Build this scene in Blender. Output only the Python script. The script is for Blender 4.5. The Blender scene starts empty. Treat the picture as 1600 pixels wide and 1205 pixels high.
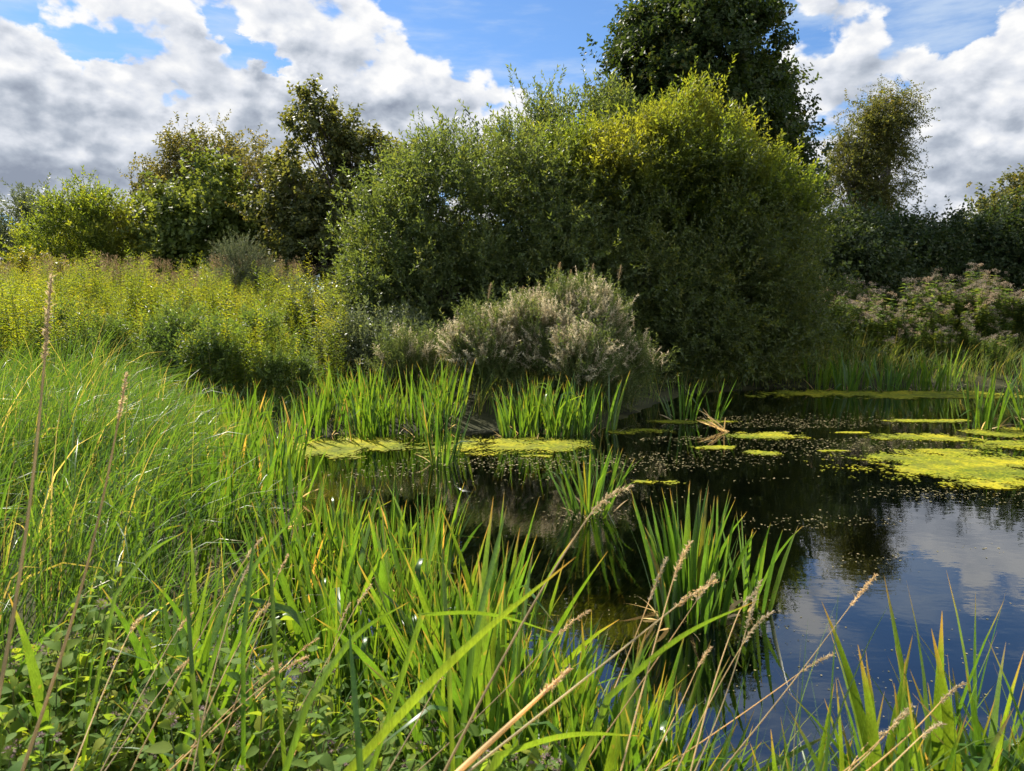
import bpy, math
import numpy as np
from mathutils import Vector
R = math.radians
sc = bpy.context.scene
COL = sc.collection

# ------------------------------------------------------------------ camera
EYE = 1.85          # metres above the water (z = 0)
PITCH = 5.9
FPX = 1111.0        # focal length in photo pixels (1600 wide)
cd = bpy.data.cameras.new('camera')
cd.sensor_fit = 'HORIZONTAL'; cd.sensor_width = 36.0; cd.lens = 36.0 * FPX / 1600.0
cd.clip_start = 0.05; cd.clip_end = 3000
cd.dof.use_dof = True; cd.dof.focus_distance = 9.0; cd.dof.aperture_fstop = 8.0
cam = bpy.data.objects.new('camera', cd); COL.objects.link(cam)
cam.location = (0, 0, EYE); cam.rotation_euler = (R(90 - PITCH), 0, 0)
sc.camera = cam

# ------------------------------------------------------------------ light
SUN_AZ = -38.0      # degrees, left of the view direction (+Y)
SUN_EL = 49.0
sd_ = bpy.data.lights.new('sun', 'SUN'); sd_.energy = 5.0; sd_.angle = R(0.53); sd_.color = (1.0, 0.93, 0.80)
sun = bpy.data.objects.new('sun', sd_); COL.objects.link(sun)
_s = Vector((math.sin(R(SUN_AZ)) * math.cos(R(SUN_EL)), math.cos(R(SUN_AZ)) * math.cos(R(SUN_EL)), math.sin(R(SUN_EL))))
sun.rotation_euler = (-_s).to_track_quat('-Z', 'Y').to_euler()
sun.location = (-20, 20, 40)

vs = sc.view_settings
vs.view_transform = 'Standard'; vs.look = 'None'; vs.gamma = 1.0; vs.exposure = 1.2; vs.use_curve_mapping = False
cy = sc.cycles
cy.max_bounces = 7; cy.diffuse_bounces = 3; cy.glossy_bounces = 3; cy.transmission_bounces = 5; cy.transparent_max_bounces = 10
cy.use_denoising = True
try:
    cy.denoiser = 'OPENIMAGEDENOISE'
except Exception:
    pass
cy.sample_clamp_indirect = 4.0; cy.sample_clamp_direct = 2.2
cy.caustics_reflective = False; cy.caustics_refractive = False


class NT:
    """small helper round a node tree"""
    def __init__(s, tree):
        s.t = tree; s.n = tree.nodes; s.l = tree.links

    def node(s, kind, **kw):
        nd = s.n.new(kind)
        for k, v in kw.items():
            setattr(nd, k, v)
        return nd

    def put(s, sock, v):
        if v is None:
            return
        if isinstance(v, bpy.types.NodeSocket):
            s.l.new(v, sock)
        else:
            sock.default_value = v

    def m(s, op, a, b=None, c=None, clamp=False):
        nd = s.node('ShaderNodeMath', operation=op); nd.use_clamp = clamp
        s.put(nd.inputs[0], a); s.put(nd.inputs[1], b); s.put(nd.inputs[2], c)
        return nd.outputs[0]

    def vm(s, op, a, b=None):
        nd = s.node('ShaderNodeVectorMath', operation=op)
        s.put(nd.inputs[0], a); s.put(nd.inputs[1], b)
        return nd.outputs[0]

    def sstep(s, v, lo, hi, a=0.0, b=1.0):
        nd = s.node('ShaderNodeMapRange', interpolation_type='SMOOTHSTEP')
        s.put(nd.inputs[0], v); s.put(nd.inputs[1], lo); s.put(nd.inputs[2], hi); s.put(nd.inputs[3], a); s.put(nd.inputs[4], b)
        return nd.outputs[0]

    def noise(s, vec, scale, detail=4.0, rough=0.5, dist=0.0):
        nd = s.node('ShaderNodeTexNoise')
        s.put(nd.inputs['Vector'], vec); s.put(nd.inputs['Scale'], scale); s.put(nd.inputs['Detail'], detail)
        s.put(nd.inputs['Roughness'], rough); s.put(nd.inputs['Distortion'], dist)
        return nd.outputs[0]

    def mix(s, f, a, b, mode='MIX'):
        nd = s.node('ShaderNodeMix', data_type='RGBA', blend_type=mode)
        s.put(nd.inputs[0], f); s.put(nd.inputs[6], a); s.put(nd.inputs[7], b)
        return nd.outputs[2]

    def ramp(s, v, stops, interp='LINEAR'):
        nd = s.node('ShaderNodeValToRGB'); e = nd.color_ramp.elements; nd.color_ramp.interpolation = interp
        while len(e) < len(stops):
            e.new(0.5)
        for i, (p, c) in enumerate(stops):
            e[i].position = p; e[i].color = (*c, 1)
        s.put(nd.inputs[0], v)
        return nd.outputs[0]


# ------------------------------------------------------------------ sky with cumulus
def ray(px, py):
    """direction seen at a photo pixel -> (azimuth, elevation) in radians"""
    u = px - 800.0; v = 602.5 - py
    c, s_ = math.cos(R(PITCH)), math.sin(R(PITCH))
    fwd = FPX * c + v * s_; up = v * c - FPX * s_
    return math.atan2(u, fwd), math.atan2(up, math.hypot(u, fwd))


world = bpy.data.worlds.new('World'); sc.world = world; world.use_nodes = True
w = NT(world.node_tree); w.n.clear()
tc = w.node('ShaderNodeTexCoord').outputs['Generated']
sky = w.node('ShaderNodeTexSky', sky_type='NISHITA')
sky.sun_disc = False; sky.sun_elevation = R(SUN_EL); sky.sun_rotation = R(SUN_AZ)
sky.air_density = 1.0; sky.dust_density = 0.3; sky.ozone_density = 2.5
sep = w.node('ShaderNodeSeparateXYZ'); w.l.new(tc, sep.inputs[0])
az0 = w.m('ARCTAN2', sep.outputs[0], sep.outputs[1])
el0 = w.m('ARCSINE', sep.outputs[2])
flat = w.vm('MULTIPLY', tc, (1.0, 1.0, 1.55))


def blob_sum(blobs, az, el):
    tot = None
    for (px, py, rx, ry, amp) in blobs:
        a, e = ray(px, py)
        dx = w.m('MULTIPLY', w.m('SUBTRACT', az, a), FPX * 0.92 / rx)
        dy = w.m('MULTIPLY', w.m('SUBTRACT', el, e), FPX * 0.97 / ry)
        g = w.m('MULTIPLY', w.m('EXPONENT', w.m('MULTIPLY', w.m('MULTIPLY_ADD', dx, dx, w.m('MULTIPLY', dy, dy)), -1.0)), amp)
        tot = g if tot is None else w.m('ADD', tot, g)
    return tot


def puffs(vec, fine):
    fb = w.noise(vec, 11.0, 10.0 if fine else 6.0, 0.57, 0.3)
    vo = w.node('ShaderNodeTexVoronoi', feature='SMOOTH_F1')
    w.put(vo.inputs['Vector'], vec); w.put(vo.inputs['Scale'], 17.0); w.put(vo.inputs['Detail'], 3.0 if fine else 2.0); w.put(vo.inputs['Roughness'], 0.5)
    w.put(vo.inputs['Smoothness'], 0.35)
    return w.m('MULTIPLY_ADD', w.m('SUBTRACT', fb, 0.5), 2.0, w.m('MULTIPLY', w.m('SUBTRACT', 0.42, vo.outputs['Distance']), 0.75))


BLOBS = [  # photo pixel, radii, amount: where cloud stands and where the blue shows
    (260, 90, 340, 190, 0.75), (60, 240, 270, 80, 0.6), (590, 120, 130, 130, 0.65), (755, 165, 110, 45, 0.6), (420, 250, 260, 80, 0.6),
    (640, 220, 170, 70, 0.55), (1310, 70, 125, 90, 0.75), (1430, 235, 210, 75, 0.5), (1600, 150, 85, 130, 0.75), (1290, 200, 70, 60, 0.3),
    (1590, 320, 180, 70, 0.5), (200, 330, 420, 70, 0.45), (1500, 330, 330, 80, 0.45), (800, 420, 1400, 90, 0.3), (300, -260, 420, 150, 0.5), (1330, -330, 160, 60, 0.4), (1500, -170, 80, 55, 0.75), (1310, -15, 90, 50, 0.4), (-500, 100, 400, 200, 0.6), (2100, 0, 300, 200, 0.6),
    (800, 30, 150, 85, -0.85), (700, 25, 60, 60, -0.3), (420, 105, 40, 28, -0.75), (25, 15, 80, 30, -0.75), (150, 45, 60, 25, -0.3), (1465, 35, 55, 42, -0.75),
    (30, 338, 130, 16, -1.0), (1260, 25, 30, 40, -0.3), (850, -200, 160, 200, -0.5), (40, 205, 30, 20, -0.2), (235, 190, 30, 45, -0.5), (420, 95, 55, 35, -0.4), (1440, -80, 210, 75, -0.45), (1500, -480, 500, 200, -0.3),
]
GREYS = [(90, 275, 170, 50, 0.55), (250, 75, 110, 45, 0.45), (560, 190, 110, 60, 0.45), (1345, 100, 80, 55, 0.5), (40, 160, 70, 30, 0.35), (1420, 245, 120, 60, 0.35), (400, 210, 80, 40, 0.3), (660, 200, 80, 40, 0.25),
         (1560, 260, 60, 60, 0.3), (300, 320, 500, 40, 0.2)]
wob = w.noise(flat, 7.0, 7.0, 0.58)
azw = w.m('MULTIPLY_ADD', w.m('SUBTRACT', wob, 0.5), 0.30, az0)
elw = w.m('MULTIPLY_ADD', w.m('SUBTRACT', wob, 0.5), -0.18, el0)
pf = puffs(flat, True)
pf2 = puffs(w.vm('ADD', flat, (-0.016, 0.0, 0.030)), False)
anti = w.node('ShaderNodeVectorMath', operation='DOT_PRODUCT')      # unseen bright clouds opposite the sun, added to lift the shaded fronts
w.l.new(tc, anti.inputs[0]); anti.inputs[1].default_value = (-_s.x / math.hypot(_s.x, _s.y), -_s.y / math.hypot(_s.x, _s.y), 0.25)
fill_cloud = w.sstep(anti.outputs['Value'], -0.1, 0.75)
base_ = w.m('MULTIPLY_ADD', fill_cloud, 0.55, blob_sum(BLOBS, azw, elw))
den = w.m('ADD', base_, pf)
mask = w.sstep(den, 0.04, 0.34)
fz1 = w.noise(flat, 30.0, 6.0, 0.55); fz2 = w.noise(w.vm('ADD', flat, (-0.006, 0.0, 0.011)), 30.0, 4.0, 0.55)
relief = w.m('MULTIPLY_ADD', w.m('SUBTRACT', fz1, fz2), 0.5, w.m('MULTIPLY', w.m('SUBTRACT', pf, pf2), 0.72))
edge = w.sstep(den, 0.15, 0.85, 0.30, 0.0)
lum = w.m('ADD', w.m('ADD', w.m('MULTIPLY_ADD', blob_sum(GREYS, azw, elw), -0.58, 0.76), relief), edge, clamp=True)
ccol = w.ramp(lum, [(0.0, (1.7, 1.95, 2.45)), (0.35, (2.7, 3.0, 3.5)), (0.7, (4.4, 4.6, 5.0)), (1.0, (5.8, 5.8, 5.8))], 'LINEAR')
wisp = w.m('MULTIPLY', w.sstep(w.noise(w.vm('MULTIPLY', tc, (1.0, 1.0, 5.0)), 5.0, 7.0, 0.6), 0.40, 0.75), 0.75)
skyc = w.mix(wisp, w.mix(1.0, sky.outputs[0], (0.54, 0.71, 0.88, 1), 'MULTIPLY'), (3.9, 4.6, 5.5, 1))
ccol = w.mix(w.m('MULTIPLY', fill_cloud, 1.0), ccol, (17.0, 16.6, 16.0, 1))
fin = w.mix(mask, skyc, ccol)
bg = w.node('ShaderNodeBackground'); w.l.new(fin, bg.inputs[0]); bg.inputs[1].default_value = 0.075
wo = w.node('ShaderNodeOutputWorld'); w.l.new(bg.outputs[0], wo.inputs[0])
world.cycles.sampling_method = 'MANUAL'; world.cycles.sample_map_resolution = 512


# ------------------------------------------------------------------ materials
def new_mat(name):
    ma = bpy.data.materials.new(name); ma.use_nodes = True
    t = NT(ma.node_tree); t.n.clear()
    return ma, t, t.node('ShaderNodeOutputMaterial')


def leaf_mat(name, stops, trans=0.42, tboost=(2.0, 2.0, 1.1), rough=0.5, spec=0.25, tip=None, patch=None, patch_scale=0.5, veins=False, tone=False):
    """leaf: per-leaf colour from the 'rnd' attribute, some light passing through"""
    ma, t, out = new_mat(name)
    at = t.node('ShaderNodeAttribute', attribute_name='rnd')
    c = t.ramp(at.outputs['Fac'], stops)
    geo = t.node('ShaderNodeTexCoord').outputs['Object']
    if patch:
        f = t.sstep(t.noise(geo, patch_scale, 2.0), 0.42, 0.66)
        c = t.mix(t.m('MULTIPLY', f, 0.7), c, (*patch, 1))
    oi = t.node('ShaderNodeObjectInfo').outputs['Random'] if tone else 0.5
    c = t.mix(1.0, c, t.ramp(oi, [(0.0, (0.80, 0.84, 0.9)), (0.5, (1.0, 1.0, 1.0)), (1.0, (1.25, 1.12, 0.95))]), 'MULTIPLY')
    n = t.noise(geo, 9.0, 2.0)
    c = t.mix(1.0, c, t.ramp(n, [(0.3, (0.78,) * 3), (0.7, (1.2,) * 3)]), 'MULTIPLY')
    if veins:
        v = t.noise(t.vm('MULTIPLY', geo, (330.0, 330.0, 7.0)), 1.0, 2.0)
        c = t.mix(1.0, c, t.ramp(v, [(0.3, (0.72,) * 3), (0.7, (1.22,) * 3)]), 'MULTIPLY')
        w2 = t.sstep(t.noise(geo, 30.0, 3.0), 0.66, 0.74)
        c = t.mix(t.m('MULTIPLY', w2, 0.5), c, (0.22, 0.16, 0.06, 1))
    if tip:
        a2 = t.node('ShaderNodeAttribute', attribute_name='t')
        f = t.sstep(t.m('MULTIPLY_ADD', at.outputs['Fac'], 0.10, a2.outputs['Fac']), 0.93, 1.06)
        c = t.mix(f, c, (*tip, 1))
    p = t.node('ShaderNodeBsdfPrincipled')
    t.l.new(c, p.inputs['Base Color']); p.inputs['Roughness'].default_value = rough; p.inputs['Specular IOR Level'].default_value = spec
    tr = t.node('ShaderNodeBsdfTranslucent')
    t.l.new(t.mix(1.0, c, (*tboost, 1), 'MULTIPLY'), tr.inputs[0])
    mx = t.node('ShaderNodeMixShader'); mx.inputs[0].default_value = trans
    t.l.new(p.outputs[0], mx.inputs[1]); t.l.new(tr.outputs[0], mx.inputs[2]); t.l.new(mx.outputs[0], out.inputs[0])
    return ma


def solid_mat(name, ca, cb, scale=6.0, rough=0.85, bump=0.0, stretch=(1, 1, 1)):
    ma, t, out = new_mat(name)
    co = t.vm('MULTIPLY', t.node('ShaderNodeTexCoord').outputs['Object'], stretch)
    n = t.noise(co, scale, 6.0, 0.6)
    p = t.node('ShaderNodeBsdfPrincipled')
    t.l.new(t.ramp(n, [(0.35, ca), (0.65, cb)]), p.inputs['Base Color']); p.inputs['Roughness'].default_value = rough
    p.inputs['Specular IOR Level'].default_value = 0.2
    if bump:
        b = t.node('ShaderNodeBump'); b.inputs['Strength'].default_value = bump; b.inputs['Distance'].default_value = 0.02
        t.l.new(n, b.inputs['Height']); t.l.new(b.outputs[0], p.inputs['Normal'])
    t.l.new(p.outputs[0], out.inputs[0])
    return ma


M = {}
M['iris'] = leaf_mat('iris_leaf', [(0, (0.036, 0.09, 0.017)), (0.5, (0.068, 0.15, 0.020)), (0.9, (0.115, 0.19, 0.024)), (0.97, (0.20, 0.19, 0.03)), (1, (0.32, 0.22, 0.09))],
                     0.45, (2.6, 2.15, 0.7), 0.36, 0.55, tip=(0.25, 0.17, 0.06), veins=True, tone=True)
M['grass'] = leaf_mat('grass_blade', [(0, (0.035, 0.08, 0.02)), (0.5, (0.066, 0.14, 0.022)), (0.9, (0.12, 0.18, 0.03)), (0.97, (0.30, 0.25, 0.10)), (1, (0.42, 0.34, 0.17))],
                      0.42, (2.4, 2.1, 0.75), 0.42, 0.5)
M['bank_grass'] = leaf_mat('bank_grass_blade', [(0, (0.055, 0.10, 0.02)), (0.6, (0.105, 0.155, 0.03)), (0.85, (0.16, 0.17, 0.045)), (1, (0.34, 0.28, 0.13))], 0.45, (2.5, 2.2, 0.8))
M['straw'] = leaf_mat('straw', [(0, (0.36, 0.27, 0.13)), (0.6, (0.50, 0.39, 0.20)), (1, (0.62, 0.51, 0.30))], 0.45, (1.5, 1.4, 1.1), 0.6, 0.3, tone=True)
M['seed'] = leaf_mat('grass_seed_head', [(0, (0.36, 0.27, 0.15)), (0.6, (0.52, 0.42, 0.26)), (1, (0.66, 0.56, 0.40))], 0.45, (1.5, 1.4, 1.15), 0.7, 0.2, tone=True)
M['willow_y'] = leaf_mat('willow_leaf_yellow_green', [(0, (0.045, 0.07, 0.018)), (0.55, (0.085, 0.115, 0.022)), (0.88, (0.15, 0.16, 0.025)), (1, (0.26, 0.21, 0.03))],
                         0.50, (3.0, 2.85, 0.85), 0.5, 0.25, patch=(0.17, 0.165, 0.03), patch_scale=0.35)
M['willow_o'] = leaf_mat('willow_leaf_olive', [(0, (0.04, 0.06, 0.02)), (0.6, (0.075, 0.10, 0.026)), (0.9, (0.125, 0.135, 0.03)), (1, (0.19, 0.16, 0.04))],
                         0.40, (2.5, 2.3, 0.7), 0.5, 0.35)
M['willow_g'] = leaf_mat('willow_leaf_grey_green', [(0, (0.05, 0.075, 0.03)), (0.6, (0.085, 0.115, 0.04)), (0.9, (0.13, 0.14, 0.04)), (1, (0.2, 0.18, 0.05))],
                         0.45, (2.6, 2.4, 0.8), 0.45, 0.35)
M['dark_tree'] = leaf_mat('sycamore_leaf_dark', [(0, (0.025, 0.045, 0.014)), (0.7, (0.045, 0.07, 0.018)), (0.93, (0.09, 0.085, 0.02)), (1, (0.14, 0.085, 0.03))], 0.34, (2.2, 2.0, 0.8), 0.5, 0.2)
M['ash'] = leaf_mat('olive_leaf', [(0, (0.05, 0.068, 0.026)), (0.6, (0.09, 0.105, 0.036)), (0.9, (0.14, 0.125, 0.045)), (1, (0.17, 0.10, 0.045))], 0.45, (2.6, 2.2, 0.8), 0.5, 0.22)
M['maple'] = leaf_mat('fresh_green_leaf', [(0, (0.06, 0.09, 0.025)), (0.6, (0.105, 0.145, 0.035)), (1, (0.18, 0.2, 0.045))], 0.44, (2.5, 2.1, 0.8), 0.5, 0.22)
M['brown_tree'] = leaf_mat('rusty_olive_leaf', [(0, (0.055, 0.065, 0.03)), (0.6, (0.10, 0.105, 0.04)), (1, (0.18, 0.14, 0.06))], 0.48, (2.5, 2.1, 0.8), 0.5, 0.2)
M['sage'] = leaf_mat('grey_green_leaf', [(0, (0.06, 0.08, 0.04)), (0.6, (0.10, 0.125, 0.06)), (1, (0.16, 0.17, 0.08))], 0.35, (1.9, 1.8, 1.1), 0.45, 0.4)
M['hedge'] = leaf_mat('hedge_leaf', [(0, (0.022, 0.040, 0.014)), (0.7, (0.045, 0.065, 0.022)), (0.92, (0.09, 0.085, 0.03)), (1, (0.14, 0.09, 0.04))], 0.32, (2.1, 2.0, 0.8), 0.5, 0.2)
M['yellow_shrub'] = leaf_mat('yellow_leaf', [(0, (0.10, 0.14, 0.02)), (0.6, (0.20, 0.20, 0.025)), (1, (0.36, 0.26, 0.03))], 0.45, (1.9, 1.7, 0.7))
M['gorse'] = leaf_mat('gorse_spine', [(0, (0.075, 0.095, 0.05)), (0.6, (0.13, 0.15, 0.08)), (1, (0.22, 0.17, 0.10))], 0.3, (1.5, 1.5, 1.0), 0.6, 0.3)
M['gold_leaf'] = leaf_mat('goldenrod_leaf', [(0, (0.06, 0.095, 0.022)), (0.6, (0.115, 0.16, 0.026)), (1, (0.22, 0.23, 0.03))], 0.50, (2.9, 2.6, 0.6), 0.45, 0.35, tone=True)
M['gold_flower'] = leaf_mat('goldenrod_flower', [(0, (0.13, 0.18, 0.03)), (0.65, (0.20, 0.23, 0.03)), (0.9, (0.34, 0.31, 0.03)), (1, (0.55, 0.38, 0.02))], 0.45, (1.9, 1.8, 0.6), 0.7, 0.2, tone=True)
M['herb'] = leaf_mat('willowherb_leaf', [(0, (0.06, 0.09, 0.03)), (0.6, (0.11, 0.145, 0.045)), (1, (0.2, 0.2, 0.07))], 0.42, (2.0, 1.9, 1.0), 0.5, 0.3)
M['fluff'] = leaf_mat('willowherb_seed_fluff', [(0, (0.31, 0.26, 0.15)), (0.5, (0.48, 0.43, 0.28)), (1, (0.72, 0.66, 0.49))], 0.45, (1.45, 1.35, 1.25), 0.8, 0.1)
M['agri_leaf'] = leaf_mat('hemp_agrimony_leaf', [(0, (0.055, 0.095, 0.025)), (0.7, (0.105, 0.15, 0.035)), (1, (0.18, 0.19, 0.05))], 0.4, (2.0, 2.0, 0.9), 0.45, 0.35, tone=True)
M['agri_flower'] = leaf_mat('hemp_agrimony_flower', [(0, (0.20, 0.16, 0.11)), (0.6, (0.36, 0.30, 0.23)), (1, (0.58, 0.50, 0.40))], 0.35, (1.3, 1.2, 1.1), 0.8, 0.15, tone=True)
M['rusty_panicle'] = leaf_mat('rusty_panicle', [(0, (0.16, 0.105, 0.06)), (0.6, (0.26, 0.19, 0.11)), (1, (0.38, 0.31, 0.19))], 0.35, (1.4, 1.3, 1.1), 0.8, 0.1)
M['mint'] = leaf_mat('mint_leaf', [(0, (0.065, 0.125, 0.035)), (0.55, (0.115, 0.185, 0.045)), (0.88, (0.19, 0.22, 0.04)), (1, (0.32, 0.22, 0.04))], 0.48, (2.5, 2.25, 0.6), 0.6, 0.05, tone=True)
M['mint_flower'] = leaf_mat('mint_flower', [(0, (0.16, 0.11, 0.09)), (0.6, (0.24, 0.17, 0.15)), (1, (0.32, 0.25, 0.25))], 0.3, (1.3, 1.2, 1.3), 0.8, 0.1)
M['dock'] = leaf_mat('dock_leaf', [(0, (0.12, 0.17, 0.02)), (0.5, (0.22, 0.2, 0.02)), (0.8, (0.26, 0.12, 0.03)), (1, (0.22, 0.07, 0.03))], 0.45, (1.9, 1.7, 0.7), 0.4, 0.45)
M['duckweed'] = leaf_mat('duckweed', [(0, (0.07, 0.10, 0.010)), (0.45, (0.19, 0.205, 0.012)), (1, (0.36, 0.31, 0.018))], 0.12, (1.4, 1.3, 0.5), 0.8, 0.08, patch=(0.12, 0.13, 0.02), patch_scale=3.5)
M['litter'] = leaf_mat('floating_litter', [(0, (0.09, 0.085, 0.03)), (0.6, (0.18, 0.16, 0.06)), (1, (0.34, 0.27, 0.14))], 0.1, (1.2, 1.2, 1.0), 0.6, 0.3)
M['bark'] = solid_mat('bark', (0.035, 0.028, 0.02), (0.10, 0.085, 0.065), 5.0, 0.9, 0.6, (4, 4, 1))
M['birch_bark'] = solid_mat('birch_bark', (0.07, 0.06, 0.05), (0.34, 0.32, 0.29), 3.0, 0.8, 0.4, (1, 1, 5))
M['stem'] = leaf_mat('green_stem', [(0, (0.06, 0.09, 0.025)), (0.7, (0.12, 0.12, 0.04)), (1, (0.2, 0.15, 0.07))], 0.1)
M['soil'] = solid_mat('bank_soil', (0.018, 0.020, 0.008), (0.05, 0.05, 0.018), 1.3, 0.95, 0.5)
M['bed'] = solid_mat('pond_bed', (0.035, 0.042, 0.020), (0.12, 0.135, 0.055), 1.1, 0.95, 0.3)
M['weed'] = leaf_mat('water_weed', [(0, (0.03, 0.08, 0.016)), (0.6, (0.06, 0.14, 0.025)), (1, (0.10, 0.19, 0.04))], 0.3)

# water: clear, dark, mirror-like, faintly rippled
ma, t, out = new_mat('pond_water')
co = t.node('ShaderNodeTexCoord').outputs['Object']
n1 = t.noise(t.vm('MULTIPLY', co, (1.0, 1.6, 1.0)), 2.2, 3.0, 0.5)
n2 = t.noise(t.vm('MULTIPLY', co, (1.0, 2.0, 1.0)), 14.0, 2.0, 0.5)
b = t.node('ShaderNodeBump'); b.inputs['Strength'].default_value = 0.16; b.inputs['Distance'].default_value = 0.010
t.l.new(t.m('MULTIPLY_ADD', n2, 0.10, n1), b.inputs['Height'])
gl = t.node('ShaderNodeBsdfGlossy'); gl.inputs['Roughness'].default_value = 0.012; gl.inputs[0].default_value = (0.95, 0.97, 1, 1)
t.l.new(b.outputs[0], gl.inputs['Normal'])
tp = t.node('ShaderNodeBsdfTransparent'); tp.inputs[0].default_value = (0.70, 0.74, 0.56, 1)
fr = t.node('ShaderNodeFresnel'); fr.inputs[0].default_value = 2.15; t.l.new(b.outputs[0], fr.inputs['Normal'])
mx = t.node('ShaderNodeMixShader'); t.l.new(fr.outputs[0], mx.inputs[0]); t.l.new(tp.outputs[0], mx.inputs[1]); t.l.new(gl.outputs[0], mx.inputs[2])
t.l.new(mx.outputs[0], out.inputs[0])
M['water'] = ma


# ------------------------------------------------------------------ mesh helpers
def unit(v):
    return v / np.maximum(np.linalg.norm(v, axis=-1, keepdims=True), 1e-9)


class MB:
    """collects quads; build() links them as ONE mesh object"""
    def __init__(s):
        s.V = []; s.F = []; s.A = []; s.T = []; s.n = 0

    def add(s, V, F, A, T=None):
        V = np.asarray(V, float).reshape(-1, 3); F = np.asarray(F, int).reshape(-1, 4)
        s.V.append(V); s.F.append(F + s.n); s.A.append(np.broadcast_to(np.asarray(A, float), (len(V),)))
        s.T.append(np.zeros(len(V)) if T is None else np.broadcast_to(np.asarray(T, float), (len(V),)))
        s.n += len(V)

    def mesh(s, name, mat, origin=(0, 0, 0), smooth=False):
        V = np.concatenate(s.V) - np.asarray(origin, float); F = np.concatenate(s.F)
        me = bpy.data.meshes.new(name)
        me.vertices.add(len(V)); me.vertices.foreach_set('co', V.ravel().astype(np.float32))
        me.loops.add(len(F) * 4); me.loops.foreach_set('vertex_index', F.ravel().astype(np.int32))
        me.polygons.add(len(F)); me.polygons.foreach_set('loop_start', (np.arange(len(F)) * 4).astype(np.int32))
        me.update(calc_edges=True)
        me.polygons.foreach_set('use_smooth', np.full(len(F), bool(smooth)))
        for nm, arr in (('rnd', s.A), ('t', s.T)):
            a = me.attributes.new(nm, 'FLOAT', 'POINT'); a.data.foreach_set('value', np.clip(np.concatenate(arr), 0, 1).astype(np.float32))
        me.materials.append(mat)
        return me

    def build(s, name, mat, parent=None, origin=(0, 0, 0), smooth=False):
        o = bpy.data.objects.new(name, s.mesh(name, mat, origin, smooth)); COL.objects.link(o)
        if parent is not None:
            o.parent = parent
        return o


def thing(name, label, cat, loc, group=None, rz=0.0):
    o = bpy.data.objects.new(name, None); COL.objects.link(o); o.empty_display_size = 0.1
    o.location = loc; o.rotation_euler = (0, 0, rz); tag(o, label, cat, group)
    return o


def tag(o, label=None, cat=None, group=None, kind=None):
    for k, v in (('label', label), ('category', cat), ('group', group), ('kind', kind)):
        if v:
            o[k] = v
    return o


def dup(root, loc, rz=0.0, s=1.0, label=None, group=None):
    r = root.copy(); COL.objects.link(r); r.location = loc; r.rotation_euler = (0, 0, rz); r.scale = (s, s, s)
    if label:
        r['label'] = label
    if group:
        r['group'] = group
    for ch in list(root.children):
        c = ch.copy(); COL.objects.link(c); c.parent = r
    return r


def frames(d, rng):
    d = unit(d); a = rng.normal(size=d.shape); x = unit(np.cross(a, d)); y = np.cross(d, x)
    return np.stack([x, y, d], axis=-1)


def scatter(mb, tm, pos, Rm, scale, rnd, keep=0.6):
    tv, tf, ta, tt = tm
    N, K = len(pos), len(tv)
    V = pos[:, None, :] + scale[:, None, None] * np.einsum('nij,kj->nki', Rm, tv)
    F = tf[None] + (np.arange(N) * K)[:, None, None]
    A = rnd[:, None] * keep + ta[None] * (1 - keep)
    mb.add(V, F, A.ravel(), np.tile(tt, N))


def tmpl(mb):
    return (np.concatenate(mb.V), np.concatenate(mb.F), np.concatenate(mb.A), np.concatenate(mb.T))


def leaf_quad(mb, p, d, ll, lw, rnd, lift=0.12, curl=0.1, up=(0, 0, 1)):
    d = d / np.linalg.norm(d); s = np.cross(d, up); s = s / max(np.linalg.norm(s), 1e-6); n = np.cross(s, d)
    m = p + d * ll * 0.42
    mb.add([p, m + s * lw / 2 + n * lift * lw, p + d * ll - n * curl * ll, m - s * lw / 2 + n * lift * lw], [[0, 1, 2, 3]], rnd)


def leaf_broad(mb, p, d, ll, lw, rnd, rng, fold=0.25, curl=0.35):
    """an ovate leaf with a fold along its midrib, curving down to the tip"""
    d = d / np.linalg.norm(d); s = np.cross(d, rng.normal(0, 0.55, 3) + (0, 0, 1)); s = s / max(np.linalg.norm(s), 1e-6); n = np.cross(s, d)
    rows = ((0.0, 0.08), (0.16, 0.72), (0.38, 1.0), (0.64, 0.78), (0.85, 0.38), (1.0, 0.02))
    V = []
    for q, wd in rows:
        c = p + d * ll * q - n * curl * ll * q * q
        for e in (-1, 0, 1):
            V.append(c + s * e * lw / 2 * wd + n * abs(e) * fold * lw * 0.5 * wd)
    F = []
    for i in range(len(rows) - 1):
        for j in range(2):
            a = i * 3 + j; F.append([a, a + 1, a + 4, a + 3])
    mb.add(V, F, rnd)


def tube(mb, pts, rad, sides=6, rnd=0.5):
    pts = np.asarray(pts, float); n = len(pts)
    tan = unit(np.gradient(pts, axis=0)); ref = np.array([0.31, 0.77, 0.2])
    x = unit(np.cross(tan, ref)); y = np.cross(tan, x)
    a = np.arange(sides) * 2 * math.pi / sides
    V = pts[:, None] + np.asarray(rad)[:, None, None] * (np.cos(a)[None, :, None] * x[:, None] + np.sin(a)[None, :, None] * y[:, None])
    i = np.arange(n - 1)[:, None] * sides; j = np.arange(sides)[None]; k = (j + 1) % sides
    F = np.stack([i + j, i + k, i + sides + k, i + sides + j], -1)
    mb.add(V, F, rnd)


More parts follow.
